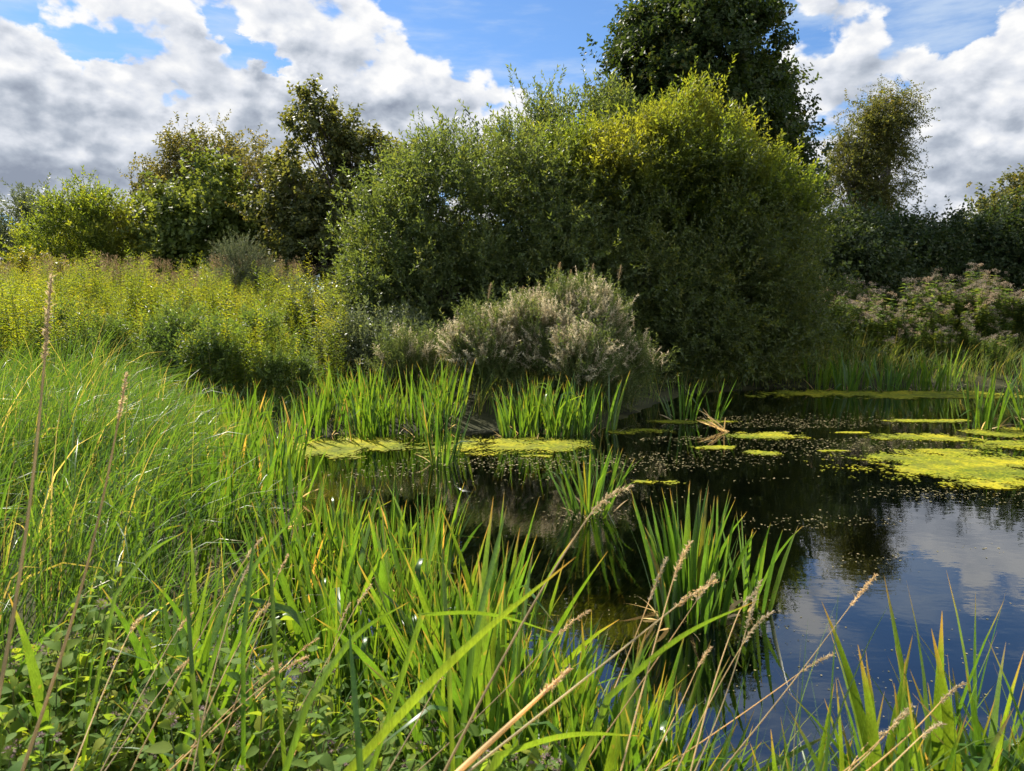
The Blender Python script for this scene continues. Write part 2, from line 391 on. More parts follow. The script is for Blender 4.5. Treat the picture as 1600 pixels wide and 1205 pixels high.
def ribbons(mb, base, az, L, lean, bend, wid, rng, nseg=6, face=None, fold=0.0, power=1.6, taper=2.6, rnd=None, kink=0.0):
    """grass-like blades, all at once"""
    N = len(base); base = np.asarray(base, float)
    if face is None:
        face = rng.uniform(-1.2, 1.2, N)
    if rnd is None:
        rnd = rng.uniform(0, 1, N)
    s = np.linspace(0, 1, nseg + 1)
    th = lean[:, None] + bend[:, None] * s[None] ** power
    if kink:
        kk = (rng.uniform(0, 1, N) < kink) * rng.uniform(0.8, 1.9, N); ks = rng.uniform(0.45, 0.85, N)
        th = th + kk[:, None] * (s[None] > ks[:, None])
    st = L[:, None] / nseg
    ca, sa = np.cos(az)[:, None], np.sin(az)[:, None]
    dx, dz = np.sin(th) * st, np.cos(th) * st
    mid = lambda a: np.concatenate([np.zeros((N, 1)), np.cumsum((a[:, 1:] + a[:, :-1]) / 2, 1)], 1)
    hx, hz = mid(dx), mid(dz)
    P = base[:, None] + np.stack([hx * ca, hx * sa, hz], -1)
    perp = np.stack([-np.sin(az), np.cos(az), np.zeros(N)], -1)[:, None]
    nrm = np.stack([np.cos(th) * ca, np.cos(th) * sa, -np.sin(th)], -1)
    ff = face[:, None, None] + 0.35 * s[None, :, None]
    side = np.cos(ff) * perp + np.sin(ff) * nrm
    n2 = -np.sin(ff) * perp + np.cos(ff) * nrm
    prof = np.minimum(1, (1 - s) * taper) ** 0.8 * (0.62 + 0.38 * np.minimum(1, s * 4)); prof[-1] = 0.02
    hw = (wid[:, None] / 2 * prof[None])[..., None]
    if fold:
        V = np.stack([P - side * hw, P + n2 * hw * fold, P + side * hw], 2); c = 3
    else:
        V = np.stack([P - side * hw, P + side * hw], 2); c = 2
    K = (nseg + 1) * c
    q = []
    for i in range(nseg):
        for j in range(c - 1):
            a = i * c + j; q.append([a, a + 1, a + c + 1, a + c])
    F = np.array(q)[None] + (np.arange(N) * K)[:, None, None]
    mb.add(V, F, np.repeat(rnd, K), np.tile(np.repeat(s, c), N))
    return P[:, -1], rnd


def shoot(rng, n, L, ll, lw, ang, droop=0.0, curl=0.1, opp=False, twig=0.004):
    mb = MB()
    for i in range(n):
        q = (i + 0.6) / n; p = np.array([0.05 * L * math.sin(3 * q), 0.04 * L * math.cos(2.2 * q), q * L])
        for k in range(2 if opp else 1):
            a = i * (1.57 if opp else 2.4) + k * math.pi + rng.uniform(-0.5, 0.5); g = ang * rng.uniform(0.75, 1.25) * (1.15 - 0.5 * q)
            d = np.array([math.sin(g) * math.cos(a), math.sin(g) * math.sin(a), math.cos(g)]) + rng.normal(0, 0.15, 3)
            d[2] -= droop
            leaf_quad(mb, p, d, ll * rng.uniform(0.7, 1.2), lw * rng.uniform(0.8, 1.2), rng.uniform(), rng.uniform(-0.1, 0.35), curl, rng.normal(0, 0.5, 3) + (0, 0, 1))
    if twig:
        tube(mb, [(0, 0, -0.25 * L), (0.02 * L, 0.02 * L, 0.5 * L), (0, 0, L)], [twig, twig * 0.8, twig * 0.3], 3, 0.2)
    return tmpl(mb)


RG = np.random.default_rng(11)
SH = {
    'willow': [shoot(RG, 13, 0.52, 0.105, 0.044, 0.85) for _ in range(3)],
    'round': [shoot(RG, 10, 0.40, 0.105, 0.062, 1.1, 0.15) for _ in range(3)],
    'maple': [shoot(RG, 8, 0.45, 0.17, 0.14, 1.25, 0.35) for _ in range(3)],
    'syc': [shoot(RG, 9, 0.60, 0.24, 0.19, 1.2, 0.3) for _ in range(3)],
    'birch': [shoot(RG, 14, 0.8, 0.11, 0.075, 0.9, 0.2) for _ in range(3)],
    'spiny': [shoot(RG, 22, 0.34, 0.06, 0.012, 0.7) for _ in range(3)],
    'herb': [shoot(RG, 18, 0.45, 0.075, 0.017, 0.85) for _ in range(3)],
    'fluff': [shoot(RG, 26, 0.30, 0.055, 0.016, 0.75, 0.0, 0.5) for _ in range(3)],
}


# ------------------------------------------------------------------ the lie of the land
POND = np.array([(-1.75, 3.9), (-1.75, 5.5), (-2.3, 7.3), (-3.0, 9.2), (-3.3, 10.2), (-2.4, 10.9), (-1.0, 11.1), (0.6, 11.0), (1.5, 11.3), (2.0, 12.4), (2.9, 14.2), (4.0, 16.2),
                 (6.5, 17.4), (10, 17.9), (14, 17.6), (20, 16.5), (26, 12), (26, 4), (16, 1.8), (6, 1.55), (2.6, 1.75), (1.0, 2.05), (0.2, 2.5), (-0.8, 3.0)])


def sd_pond(x, y):
    """signed distance to the shore, negative on the water"""
    p = np.stack([np.ravel(x), np.ravel(y)], -1).astype(float)
    best = np.full(len(p), 1e9); ins = np.zeros(len(p), bool)
    for i in range(len(POND)):
        a, b = POND[i], POND[(i + 1) % len(POND)]
        ab = b - a; q = np.clip(((p - a) @ ab) / (ab @ ab), 0, 1)
        best = np.minimum(best, np.linalg.norm(p - (a + q[:, None] * ab), axis=1))
        cr = ((a[1] > p[:, 1]) != (b[1] > p[:, 1]))
        xi = a[0] + (p[:, 1] - a[1]) / (b[1] - a[1] if b[1] != a[1] else 1e-9) * ab[0]
        ins ^= cr & (p[:, 0] < xi)
    return np.where(ins, -best, best).reshape(np.shape(x))


def sm(v, lo, hi):
    q = np.clip((v - lo) / (hi - lo), 0, 1); return q * q * (3 - 2 * q)


def wave(x, y, seed=0, sc_=1.0):
    r = np.random.default_rng(seed); o = 0
    for k in range(7):
        a = r.uniform(0, 6.28); fq = sc_ * 1.45 ** k; o = o + np.sin((x * math.cos(a) + y * math.sin(a)) * fq + r.uniform(0, 6.28)) / 1.3 ** k
    return o / 3.2


def gz(x, y):
    x = np.asarray(x, float); y = np.asarray(y, float); d = sd_pond(x, y)
    near = sm(y, 3.0, 1.0)
    z = 0.03 + 0.22 * sm(d, 0, 1.0) + 0.12 * near * sm(d, 0.2, 1.4) + 0.55 * sm(d, 1.0, 9.0)
    z = z + 1.15 * sm(x, 4.0, 9.0) * sm(y, 13, 18) * sm(d, 0.2, 5.0)
    z = z + 0.95 * sm(y, 14.5, 21) * sm(-x, 2.5, 6.0)
    z = z + 0.05 * wave(x, y, 3, 0.8) * sm(d, 0.2, 1.5) + 1.2 * sm(np.hypot(x, y), 60, 300)
    zi = -0.02 - 0.55 * sm(-d, 0, 2.0)
    return np.where(d > 0, z, zi)


def gz1(x, y):
    return float(gz(np.array([x]), np.array([y]))[0])


def axis(lo, hi, step, far):
    a = list(np.arange(lo, hi + 1e-6, step)); s = step; p = a[-1]; q = a[0]; up = []; dn = []
    while p < far:
        s *= 1.35; p += s; up.append(p); q -= s; dn.append(q)
    return np.array(dn[::-1] + a + up)


def sheet(xs, ys, zf):
    X, Y = np.meshgrid(xs, ys, indexing='ij'); V = np.stack([X, Y, zf(X, Y)], -1)
    i = np.arange(len(xs) - 1)[:, None] * len(ys); j = np.arange(len(ys) - 1)[None]
    return V, np.stack([i + j, i + len(ys) + j, i + len(ys) + j + 1, i + j + 1], -1)


mb = MB(); V, F = sheet(axis(-16, 28, 0.35, 900), axis(-3, 30, 0.35, 900), gz); mb.add(V, F, 0.5)
tag(mb.build('ground', M['soil'], smooth=True), kind='structure')
mb = MB(); V, F = sheet(np.linspace(-3.6, 26.5, 40), np.linspace(1.2, 18.2, 24), lambda x, y: 0 * x); mb.add(V, F, 0.5)
tag(mb.build('water', M['water'], smooth=True), kind='structure')


def at(px, Y):
    """world X of photo column px at forward distance Y"""
    return (px - 800.0) / FPX * (Y * 0.995 + 0.15)


# ------------------------------------------------------------------ trees and shrubs
def crown(mb, rng, lobes, n_clump, per, rc, sh, scale=1.0, out=0.8, up=0.5, rand=0.6, inner=0.15, wood=None, zmin=None, hang=0.0, lean=(0, 0, 0), flatten=1.0):
    vol = np.array([(l[3] * l[4] * l[5]) ** 0.667 for l in lobes]); pick = rng.choice(len(lobes), n_clump, p=vol / vol.sum())
    C = np.array([l[:3] for l in lobes], float)[pick]; Rr = np.array([l[3:6] for l in lobes], float)[pick]
    u = unit(rng.normal(size=(n_clump, 3))); u[:, 2] = np.where((u[:, 2] < -0.35) & (rng.uniform(size=n_clump) < 0.6), -u[:, 2], u[:, 2])
    rad = np.where(rng.uniform(size=n_clump) < inner, rng.uniform(0.25, 0.75, n_clump), rng.uniform(0.72, 1.10, n_clump))
    P = C + u * Rr * rad[:, None]
    if zmin is not None:
        ok = P[:, 2] > zmin + 0.15; P, u, C = P[ok], u[ok], C[ok]
    n = len(P); crnd = rng.uniform(0, 1, n); csz = rc * rng.uniform(0.55, 1.3, n)
    idx = np.repeat(np.arange(n), per); m = len(idx)
    pos = P[idx] + rng.normal(size=(m, 3)) * csz[idx][:, None] * 0.62 * np.array([1, 1, flatten])
    d = u[idx] * out + np.array([0, 0, up]) + rng.normal(size=(m, 3)) * rand + np.array(lean)
    if hang:
        d = d + np.array([0, 0, -hang])
    if zmin is not None:
        ok = pos[:, 2] > zmin; pos, d, idx = pos[ok], d[ok], idx[ok]; m = len(idx)
    rn = np.clip(crnd[idx] * 0.45 + rng.uniform(0, 1, m) * 0.55, 0, 1); scl = scale * rng.uniform(0.7, 1.25, m)
    v = rng.integers(0, len(sh), m); Fm = frames(d, rng)
    for k in range(len(sh)):
        q = v == k
        scatter(mb, sh[k], pos[q], Fm[q], scl[q], rn[q])
    return P


def branch(mb, rng, a, b, r0, r1, sag=0.12, n=6, sides=6):
    a = np.asarray(a, float); b = np.asarray(b, float); q = np.linspace(0, 1, n)[:, None]; ln = np.linalg.norm(b - a)
    pts = a + (b - a) * q + np.sin(q * math.pi) * np.array([rng.normal(0, sag), rng.normal(0, sag), sag]) * ln * 0.6 + rng.normal(0, 0.012 * ln, (n, 3)) * np.sin(q * math.pi)
    tube(mb, pts, np.linspace(r0, r1, n), sides); return pts


def tree(name, label, cat, base, lobes, mat, sh, n_clump, per, rc, seed, trunk_r=0.16, fork=0.35, scale=1.0, group=None, bark='bark', stems=1, trunk_name='trunk', n_limb=26, extra=None, sprigs=0, sprig_len=0.9, **kw):
    rng = np.random.default_rng(seed); base = (base[0], base[1], gz1(base[0], base[1]) if len(base) < 3 else base[2])
    root = thing(name, label, cat, base, group)
    cb = MB(); P = crown(cb, rng, lobes, n_clump, per, rc, sh, scale, **kw)
    if sprigs:                                                      # long loose shoots breaking the outline
        li = rng.integers(0, len(lobes), sprigs); u = unit(rng.normal(size=(sprigs, 3))); u[:, 2] = np.abs(u[:, 2]) * 0.9
        LA = np.array(lobes, float)[li]; st_ = LA[:, :3] + u * LA[:, 3:6] * 0.9
        dr = unit(u + np.array([0, 0, 0.8]) + rng.normal(0, 0.25, (sprigs, 3))); ln_ = sprig_len * rng.uniform(0.4, 1.2, sprigs)
        q_ = np.linspace(0, 1, 7); pos = (st_[:, None] + dr[:, None] * (ln_[:, None] * q_[None])[..., None]).reshape(-1, 3) + rng.normal(0, 0.03, (sprigs * 7, 3))
        dd = np.repeat(dr, 7, 0) + rng.normal(0, 0.35, (sprigs * 7, 3)); rr_ = np.repeat(rng.uniform(0, 1, sprigs), 7); pk = rng.integers(0, len(sh), sprigs * 7); Fm = frames(dd, rng)
        for k in range(len(sh)):
            qq = pk == k; scatter(cb, sh[k], pos[qq], Fm[qq], scale * rng.uniform(0.5, 0.85, qq.sum()), rr_[qq])
    tb = MB(); B = np.array(base); top = max(l[2] for l in lobes)
    big = max(lobes, key=lambda l: l[3] * l[4] * l[5])
    for k in range(stems):
        tgt = np.array(big[:3]) if stems == 1 else np.array(lobes[k % len(lobes)][:3])
        st = B + np.array([rng.normal(0, 0.18), rng.normal(0, 0.18), -0.15]) * (stems > 1) + np.array([0, 0, -0.1])
        fk = st + (tgt - st) * fork
        r0 = trunk_r * (1 if stems == 1 else rng.uniform(0.6, 1.0))
        branch(tb, rng, st, fk, r0, r0 * 0.75, 0.04, 6, 8)
        near = range(len(lobes)) if stems == 1 else [k % len(lobes)]
        for li in near:
            c = np.array(lobes[li][:3]); pts = branch(tb, rng, fk, c + np.array([0, 0, lobes[li][5] * 0.5]), r0 * 0.7, r0 * 0.12, 0.1, 7, 6)
            mine = P[np.linalg.norm((P - c) / np.array(lobes[li][3:6]), axis=1) < 1.15]
            for e in (mine[rng.choice(len(mine), min(len(mine), n_limb), replace=False)] if len(mine) else []):
                s0 = pts[rng.integers(1, 6)]; branch(tb, rng, s0, e, r0 * 0.26, r0 * 0.04, 0.1, 5, 4)
    tb.build(trunk_name, M[bark], root, base, True)
    cb.build('crown', M[mat], root, base)
    if extra:
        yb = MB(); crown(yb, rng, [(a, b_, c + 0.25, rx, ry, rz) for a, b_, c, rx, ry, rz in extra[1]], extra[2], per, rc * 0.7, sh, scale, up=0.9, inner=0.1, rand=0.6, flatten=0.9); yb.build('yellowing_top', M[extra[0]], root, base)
    return root


W = SH['willow']
tree('willow_tree', 'big rounded willow with yellow green top, overhanging the far water', 'tree', (4.6, 19.6),
     [(4.4, 19.7, 3.4, 3.0, 2.5, 2.6), (2.9, 19.4, 4.0, 1.7, 1.9, 1.8), (6.4, 19.7, 2.9, 1.6, 1.9, 1.9), (4.8, 18.2, 2.0, 2.6, 1.5, 1.9), (5.9, 18.5, 1.7, 1.2, 1.1, 1.5), (3.2, 17.8, 2.0, 1.8, 1.3, 1.9), (2.2, 18.6, 1.3, 1.5, 1.2, 1.6), (5.6, 17.5, 0.9, 1.3, 0.8, 1.0), (4.2, 17.0, 0.8, 1.2, 0.8, 0.9), (7.0, 18.9, 1.3, 1.0, 1.0, 1.2), (4.4, 20.6, 2.0, 3.4, 1.0, 2.2)],
     'willow_o', W, 470, 42, 0.66, 1, 0.2, 0.25, 1.0, stems=6, zmin=0.05, inner=0.12, up=0.35, out=0.9, rand=0.75, flatten=0.55, sprigs=130, sprig_len=1.4,
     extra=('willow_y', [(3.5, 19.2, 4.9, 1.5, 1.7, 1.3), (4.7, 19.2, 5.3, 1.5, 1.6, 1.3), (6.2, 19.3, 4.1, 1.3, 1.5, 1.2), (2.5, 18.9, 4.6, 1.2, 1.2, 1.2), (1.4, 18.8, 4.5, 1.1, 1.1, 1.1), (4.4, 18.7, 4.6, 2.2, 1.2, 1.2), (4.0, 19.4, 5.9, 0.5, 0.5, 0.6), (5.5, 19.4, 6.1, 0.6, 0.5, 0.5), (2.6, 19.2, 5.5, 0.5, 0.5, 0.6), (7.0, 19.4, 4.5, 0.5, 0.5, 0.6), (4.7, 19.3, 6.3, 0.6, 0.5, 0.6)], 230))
tree('willow_tree', 'grey green willow at the left front of the big yellow topped willow', 'tree', (-1.6, 18.2),
     [(-1.3, 18.3, 3.3, 2.2, 2.0, 2.6), (-2.9, 17.9, 2.4, 1.35, 1.5, 2.1), (0.3, 18.8, 4.3, 1.7, 1.8, 2.0), (-1.7, 17.0, 1.9, 2.0, 1.1, 1.5), (0.8, 17.6, 2.2, 1.8, 1.2, 2.0), (1.6, 17.4, 1.2, 1.3, 1.0, 1.4), (-0.6, 19.6, 1.8, 2.4, 1.0, 2.0)],
     'willow_g', W, 330, 38, 0.56, 2, 0.16, 0.25, 1.0, stems=5, zmin=0.3, inner=0.12, up=0.5, out=0.9, rand=0.7, flatten=0.65, sprigs=120, sprig_len=1.3)
tree('willow_tree', 'loose upright willow whose shoots rise between the grey green willow and the dark sycamore', 'tree', (1.6, 22.6),
     [(1.4, 22.6, 6.2, 1.5, 1.4, 2.2), (2.6, 22.6, 5.8, 1.6, 1.4, 2.3), (0.4, 22.6, 5.6, 1.2, 1.2, 1.8)],
     'willow_g', W, 130, 16, 0.42, 3, 0.14, 0.3, 1.15, stems=3, up=1.3, out=0.4)
tree('sycamore_tree', 'tall dense dark green sycamore rising out of the picture behind the willow', 'tree', (8.8, 34),
     [(8.3, 34, 10.8, 4.1, 3.8, 5.4), (5.8, 34, 9.6, 2.0, 2.4, 3.3), (10.8, 34, 9.6, 2.1, 2.4, 3.3), (12.0, 34, 7.4, 1.9, 2, 2.2), (7.9, 33, 13.2, 2.8, 2.6, 2.5), (8.3, 32.6, 8.0, 4.0, 2.5, 4.0)],
     'dark_tree', SH['syc'], 560, 26, 0.7, 4, 0.34, 0.3, 0.82, flatten=0.7)
tree('birch_tree', 'slender birch with drooping twigs blown to the right, alone against the clouds', 'tree', (19.6, 40),
     [(20.6, 40, 12.2, 1.1, 1.2, 1.5), (19.4, 40, 11.2, 1.3, 1.4, 1.8), (18.4, 40, 9.2, 1.1, 1.2, 2.2), (20.5, 40, 9.4, 0.9, 1.0, 2.4), (19.5, 40, 7.4, 1.3, 1.4, 2.2)],
     'ash', SH['birch'], 240, 15, 0.5, 5, 0.17, 0.45, 1.0, bark='birch_bark', hang=0.75, out=0.5, up=0.2, lean=(0.45, 0, 0), inner=0.25)
tree('sycamore_tree', 'dark upright sycamore with ragged open top against the clouds, left of the willows', 'tree', (-5.5, 24.5),
     [(-6.5, 24.5, 7.5, 0.75, 0.9, 1.5), (-5.4, 24.5, 6.9, 0.6, 0.8, 1.3), (-4.4, 24.5, 6.6, 0.7, 0.9, 0.9), (-3.4, 24.5, 6.1, 0.7, 0.8, 0.6), (-7.4, 24.5, 5.9, 0.7, 0.9, 1.0), (-8.0, 24.5, 4.8, 0.9, 0.9, 0.9), (-6.9, 24.5, 4.6, 1.2, 1.1, 1.3), (-5.0, 24.5, 4.8, 2.0, 1.5, 1.7), (-5.4, 24.0, 2.8, 2.6, 1.6, 2.0)],
     'ash', SH['maple'], 330, 12, 0.34, 6, 0.18, 0.35, 0.85, up=0.7, sprigs=50, sprig_len=0.6)
tree('maple_tree', 'fresh green field maple lit at its edges, left of the dark ragged sycamore', 'tree', (-11.6, 27),
     [(-11.4, 27, 4.6, 2.0, 1.8, 2.0), (-12.6, 27, 3.9, 1.4, 1.5, 2.2), (-10.4, 27, 3.9, 1.4, 1.5, 2.2), (-11.0, 26.4, 6.2, 1.2, 1.1, 0.9), (-11.6, 26.2, 2.4, 2.0, 1.2, 1.9)],
     'maple', SH['maple'], 270, 16, 0.42, 7, 0.18, 0.3, 1.0)
tree('ash_tree', 'thin rusty brown topped tree behind the fresh green maple', 'tree', (-12.6, 30),
     [(-12.6, 30, 7.4, 1.7, 1.5, 1.5), (-14.2, 30, 6.2, 1.3, 1.3, 1.5), (-11.2, 30, 7.2, 1.0, 1.0, 1.1), (-13, 30, 5, 2.2, 1.7, 2.2)],
     'brown_tree', SH['round'], 190, 14, 0.5, 8, 0.18, 0.35, 1.2)
tree('ash_tree', 'pale bare twigged tree between the green maple and the dark ragged sycamore', 'tree', (-9.3, 27.5),
     [(-9.6, 27.5, 6.6, 0.85, 0.9, 1.5), (-8.6, 27.5, 6.4, 0.9, 0.9, 1.4), (-9.0, 27.5, 4.6, 1.3, 1.2, 1.9), (-8.6, 26.8, 2.8, 1.6, 1.2, 1.9)],
     'brown_tree', SH['round'], 130, 13, 0.42, 9, 0.13, 0.35, 1.05, bark='birch_bark')
tree('willow_bush', 'round olive yellow bush left of the green maple', 'bush', (-15.2, 26),
     [(-15.1, 26, 3.6, 1.7, 1.6, 2.2), (-14.0, 26, 2.8, 1.3, 1.4, 2.1), (-16.3, 26, 2.8, 1.3, 1.4, 1.9)],
     'willow_y', W, 210, 17, 0.4, 10, 0.12, 0.2, 1.1, stems=4)
tree('willow_bush', 'grey green bush sloping down at the far left edge', 'bush', (-20.5, 30),
     [(-19.3, 30, 4.1, 1.8, 1.7, 2.3), (-21.5, 30, 2.9, 2.0, 1.7, 2.2), (-23.8, 30, 2.2, 1.9, 1.6, 2.0), (-17.8, 30, 3.7, 1.2, 1.3, 2.3)],
     'sage', W, 260, 17, 0.45, 12, 0.12, 0.2, 1.2, stems=4)
tree('yellow_shrub', 'small bright yellow leaved shrub in front of the far left bushes', 'shrub', (-14.4, 22.5),
     [(-14.7, 22.5, 3.0, 0.5, 0.4, 0.4), (-13.9, 22.5, 2.7, 0.5, 0.4, 0.35), (-15.3, 22.5, 2.9, 0.25, 0.4, 0.4)],
     'yellow_shrub', SH['round'], 55, 10, 0.22, 13, 0.04, 0.3, 0.9, stems=3)
tree('gorse_bush', 'grey green spiny gorse bush with brown lower branches behind the goldenrod', 'bush', (-6.9, 19.3),
     [(-7.3, 19.3, 2.7, 0.45, 0.5, 0.85), (-6.9, 19.3, 2.2, 0.5, 0.6, 0.7), (-6.3, 19.3, 2.2, 0.4, 0.5, 0.55), (-7.6, 19.3, 1.8, 0.45, 0.6, 0.7), (-6.5, 19.1, 1.5, 0.7, 0.6, 0.6)],
     'gorse', SH['spiny'], 130, 20, 0.22, 14, 0.07, 0.25, 1.1, stems=4, up=0.7)
for k, (x, y, top, rx, lab) in enumerate([
        (-4.4, 16.6, 2.0, 1.1, 'low grey green sallow shrub filling the gap left of the grey green willow'),
        (-2.9, 14.9, 1.6, 0.9, 'smaller grey green sallow shrub nearer the iris bed, left of the seeding willowherb'),
        (-8.6, 22.0, 2.8, 1.2, 'grey sallow shrub behind the gorse bush, under the pale bare twigged tree')]):
    tree('sallow_shrub', lab, 'shrub', (x, y), [(x, y, top * 0.55, rx, rx * 0.9, top * 0.45), (x + rx * 0.6, y, top * 0.42, rx * 0.7, rx * 0.7, top * 0.4)],
         'sage', W, 120, 16, 0.28, 40 + k, 0.05, 0.2, 0.8, stems=4, zmin=0.3, group='low sallow shrubs')
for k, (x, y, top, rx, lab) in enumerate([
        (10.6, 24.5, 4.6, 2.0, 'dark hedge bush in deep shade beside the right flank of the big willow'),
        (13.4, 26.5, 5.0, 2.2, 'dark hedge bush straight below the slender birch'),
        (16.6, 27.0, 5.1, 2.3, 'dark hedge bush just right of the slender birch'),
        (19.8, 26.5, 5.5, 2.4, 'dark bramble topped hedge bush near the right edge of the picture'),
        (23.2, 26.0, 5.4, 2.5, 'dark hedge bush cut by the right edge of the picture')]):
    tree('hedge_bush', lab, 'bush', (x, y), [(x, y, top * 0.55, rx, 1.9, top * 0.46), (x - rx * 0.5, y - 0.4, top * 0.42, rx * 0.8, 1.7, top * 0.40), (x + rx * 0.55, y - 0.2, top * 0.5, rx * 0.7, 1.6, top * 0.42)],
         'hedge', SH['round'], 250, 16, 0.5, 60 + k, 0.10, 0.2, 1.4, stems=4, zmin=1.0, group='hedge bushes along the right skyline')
tree('oak_tree', 'far domed tree showing above the hedge at the right edge', 'tree', (43.0, 60), [(43.0, 60, 10.2, 3.4, 3, 3.0), (46.5, 60, 10.8, 3.5, 3, 3.4), (40.5, 60, 8.2, 2.6, 2.5, 2.8)],
     'ash', SH['syc'], 170, 13, 0.8, 70, 0.3, 0.4, 1.2)


# ------------------------------------------------------------------ seeding willowherb in the middle
def herb(name, label, base, lobes, n, nf, seed, group=None):
    rng = np.random.default_rng(seed); base = (base[0], base[1], gz1(*base)); root = thing(name, label, 'wildflower', base, group)
    cb = MB(); crown(cb, rng, lobes, n, 13, 0.20, SH['herb'], 0.85, out=0.45, up=0.9, rand=0.35, inner=0.35, zmin=base[2])
    fb = MB(); up = [(a, b_, c + 0.12, rx, ry, rz) for a, b_, c, rx, ry, rz in lobes]
    P = crown(fb, rng, up, nf, 10, 0.13, SH['fluff'], 0.85, out=0.6, up=0.75, rand=0.4, inner=0.05, zmin=base[2] + 0.45)
    sb = MB(); B = np.array(base)
    for e in P[::2]:
        branch(sb, rng, B + rng.normal(0, 0.16, 3) * (1, 1, 0), e, 0.008, 0.003, 0.08, 5, 3)
    sb.build('stems', M['stem'], root, base); cb.build('foliage', M['herb'], root, base); fb.build('seed_sprays', M['fluff'], root, base)
    return root


herb('willowherb_clump', 'largest bushy willowherb gone to pinkish seed, in front of the big willow', (0.9, 13.0),
     [(0.9, 13.0, 1.15, 0.92, 0.7, 0.90), (1.35, 13.0, 1.35, 0.60, 0.6, 0.80), (0.2, 12.9, 1.0, 0.75, 0.6, 0.8)], 260, 200, 21, 'seeding willowherb clumps')
herb('willowherb_clump', 'lower left lobe of seeding willowherb leaning out beside the largest clump', (-0.5, 12.7), [(-0.5, 12.7, 0.85, 0.62, 0.5, 0.72)], 90, 70, 22, 'seeding willowherb clumps')
herb('willowherb_clump', 'small pale seeding willowherb tuft in front of the largest clump, above the iris', (1.15, 11.9), [(1.15, 11.95, 0.85, 0.36, 0.3, 0.50)], 40, 38, 23, 'seeding willowherb clumps')
herb('willowherb_clump', 'seeding willowherb sprawling right over the dark water', (2.0, 12.9), [(1.95, 12.9, 0.6, 0.42, 0.4, 0.5), (2.35, 12.9, 0.82, 0.33, 0.35, 0.3), (1.7, 12.6, 0.5, 0.45, 0.4, 0.5)], 90, 26, 24, 'seeding willowherb clumps')
herb('willowherb_clump', 'faded willowherb patch at the back of the iris bed, left of the pinkish clumps', (-2.0, 13.6), [(-1.9, 13.4, 0.7, 0.55, 0.5, 0.5)], 50, 22, 25, 'seeding willowherb clumps')


# ------------------------------------------------------------------ goldenrod bed
def goldenrod(seed):
    rng = np.random.default_rng(seed); root = thing('goldenrod_clump', 'leafy goldenrod clump with yellowing flower tops in the tall bed on the left bank', 'wildflower', (0, 0, 0), 'goldenrod clumps on the left bank')
    sb, lb, fb = MB(), MB(), MB()
    for k in range(15):
        a = rng.uniform(0, 6.28); r = 0.40 * math.sqrt(rng.uniform()); h = rng.uniform(1.05, 1.95); ln = rng.normal(0, 0.07, 2)
        pts = np.array([(r * math.cos(a) + ln[0] * q * q * h, r * math.sin(a) + ln[1] * q * q * h, q * h) for q in np.linspace(0, 1, 6)])
        tube(sb, pts, np.linspace(0.005, 0.002, 6), 3, rng.uniform())
        n = 56; rr = rng.uniform()
        for i in range(n):
            q = 0.18 + 0.74 * i / n; p = np.array([np.interp(q, np.linspace(0, 1, 6), pts[:, j]) for j in range(3)])
            g = i * 2.4; d = np.array([math.cos(g), math.sin(g), rng.uniform(0.1, 0.9)])
            leaf_quad(lb, p, d, rng.uniform(0.08, 0.13) * (1.15 - 0.4 * q), 0.023, 0.6 * rr + 0.4 * rng.uniform(), 0.1, 0.15)
        col = rng.uniform()
        for i in range(13):
            q = 0.84 + 0.16 * i / 13; p = np.array([np.interp(q, np.linspace(0, 1, 6), pts[:, j]) for j in range(3)])
            g = i * 2.4; sp = 0.10 * (1.25 - (q - 0.84) * 6)
            for j in range(4):
                pp = p + np.array([math.cos(g), math.sin(g), 0.75 - 0.1 * j]) * sp * (j + 0.6) / 3
                leaf_quad(fb, pp, rng.normal(0, 1, 3) + (0, 0, 0.6), 0.028, 0.013, 0.7 * col + 0.3 * rng.uniform())
    sb.build('stems', M['stem'], root); lb.build('foliage', M['gold_leaf'], root); fb.build('blossom', M['gold_flower'], root)
    return root


rng = np.random.default_rng(5)
protos = [goldenrod(100 + k) for k in range(4)]; used = set()
spots = []
for row, y in enumerate(np.arange(11.9, 19.0, 0.78)):
    for x in np.arange(at(-60, y), at(500 + 10 * min(row, 3), y), 0.62):
        spots.append((x + rng.normal(0, 0.12), y + rng.normal(0, 0.15)))
for i, (x, y) in enumerate(spots):
    # the bed's front edge curves away from the water
    if sd_pond(np.array([x]), np.array([y]))[0] < 0.5:
        continue
    hh = float(wave(np.array(x), np.array(y), 21, 0.9))
    if hh < -0.42:
        continue
    k = int(rng.integers(0, 4)); s = rng.uniform(0.85, 1.1) * (1.0 + 0.42 * hh); loc = (x, y, gz1(x, y) - 0.02)
    if k not in used:
        used.add(k); o = protos[k]; o.location = loc; o.scale = (s,) * 3
    else:
        o = dup(protos[k], loc, 0, s)
    o.rotation_euler = (rng.normal(0, 0.12), rng.normal(0.05, 0.12), rng.uniform(0, 6.28))


# dark leafy loosestrife at the foot of the goldenrod
def loosestrife(seed):
    r = np.random.default_rng(seed); root = thing('loosestrife_clump', 'dark green leafy loosestrife clump at the shaded foot of the goldenrod bed', 'wildflower', (0, 0, 0), 'loosestrife at the foot of the goldenrod')
    cb = MB(); P = crown(cb, r, [(0, 0, 0.6, 0.42, 0.38, 0.55), (0.2, 0, 0.85, 0.25, 0.25, 0.45), (-0.2, 0.1, 0.8, 0.25, 0.25, 0.4)], 70, 8, 0.17, SH['willow'], 0.7, out=0.6, up=0.8, rand=0.35, inner=0.35, zmin=0.0)
    sb = MB()
    for e in P[::3]:
        branch(sb, r, (r.normal(0, 0.1), r.normal(0, 0.1), 0), e, 0.007, 0.003, 0.06, 5, 3)
    sb.build('stems', M['stem'], root); cb.build('foliage', M['agri_leaf'], root)
    return root


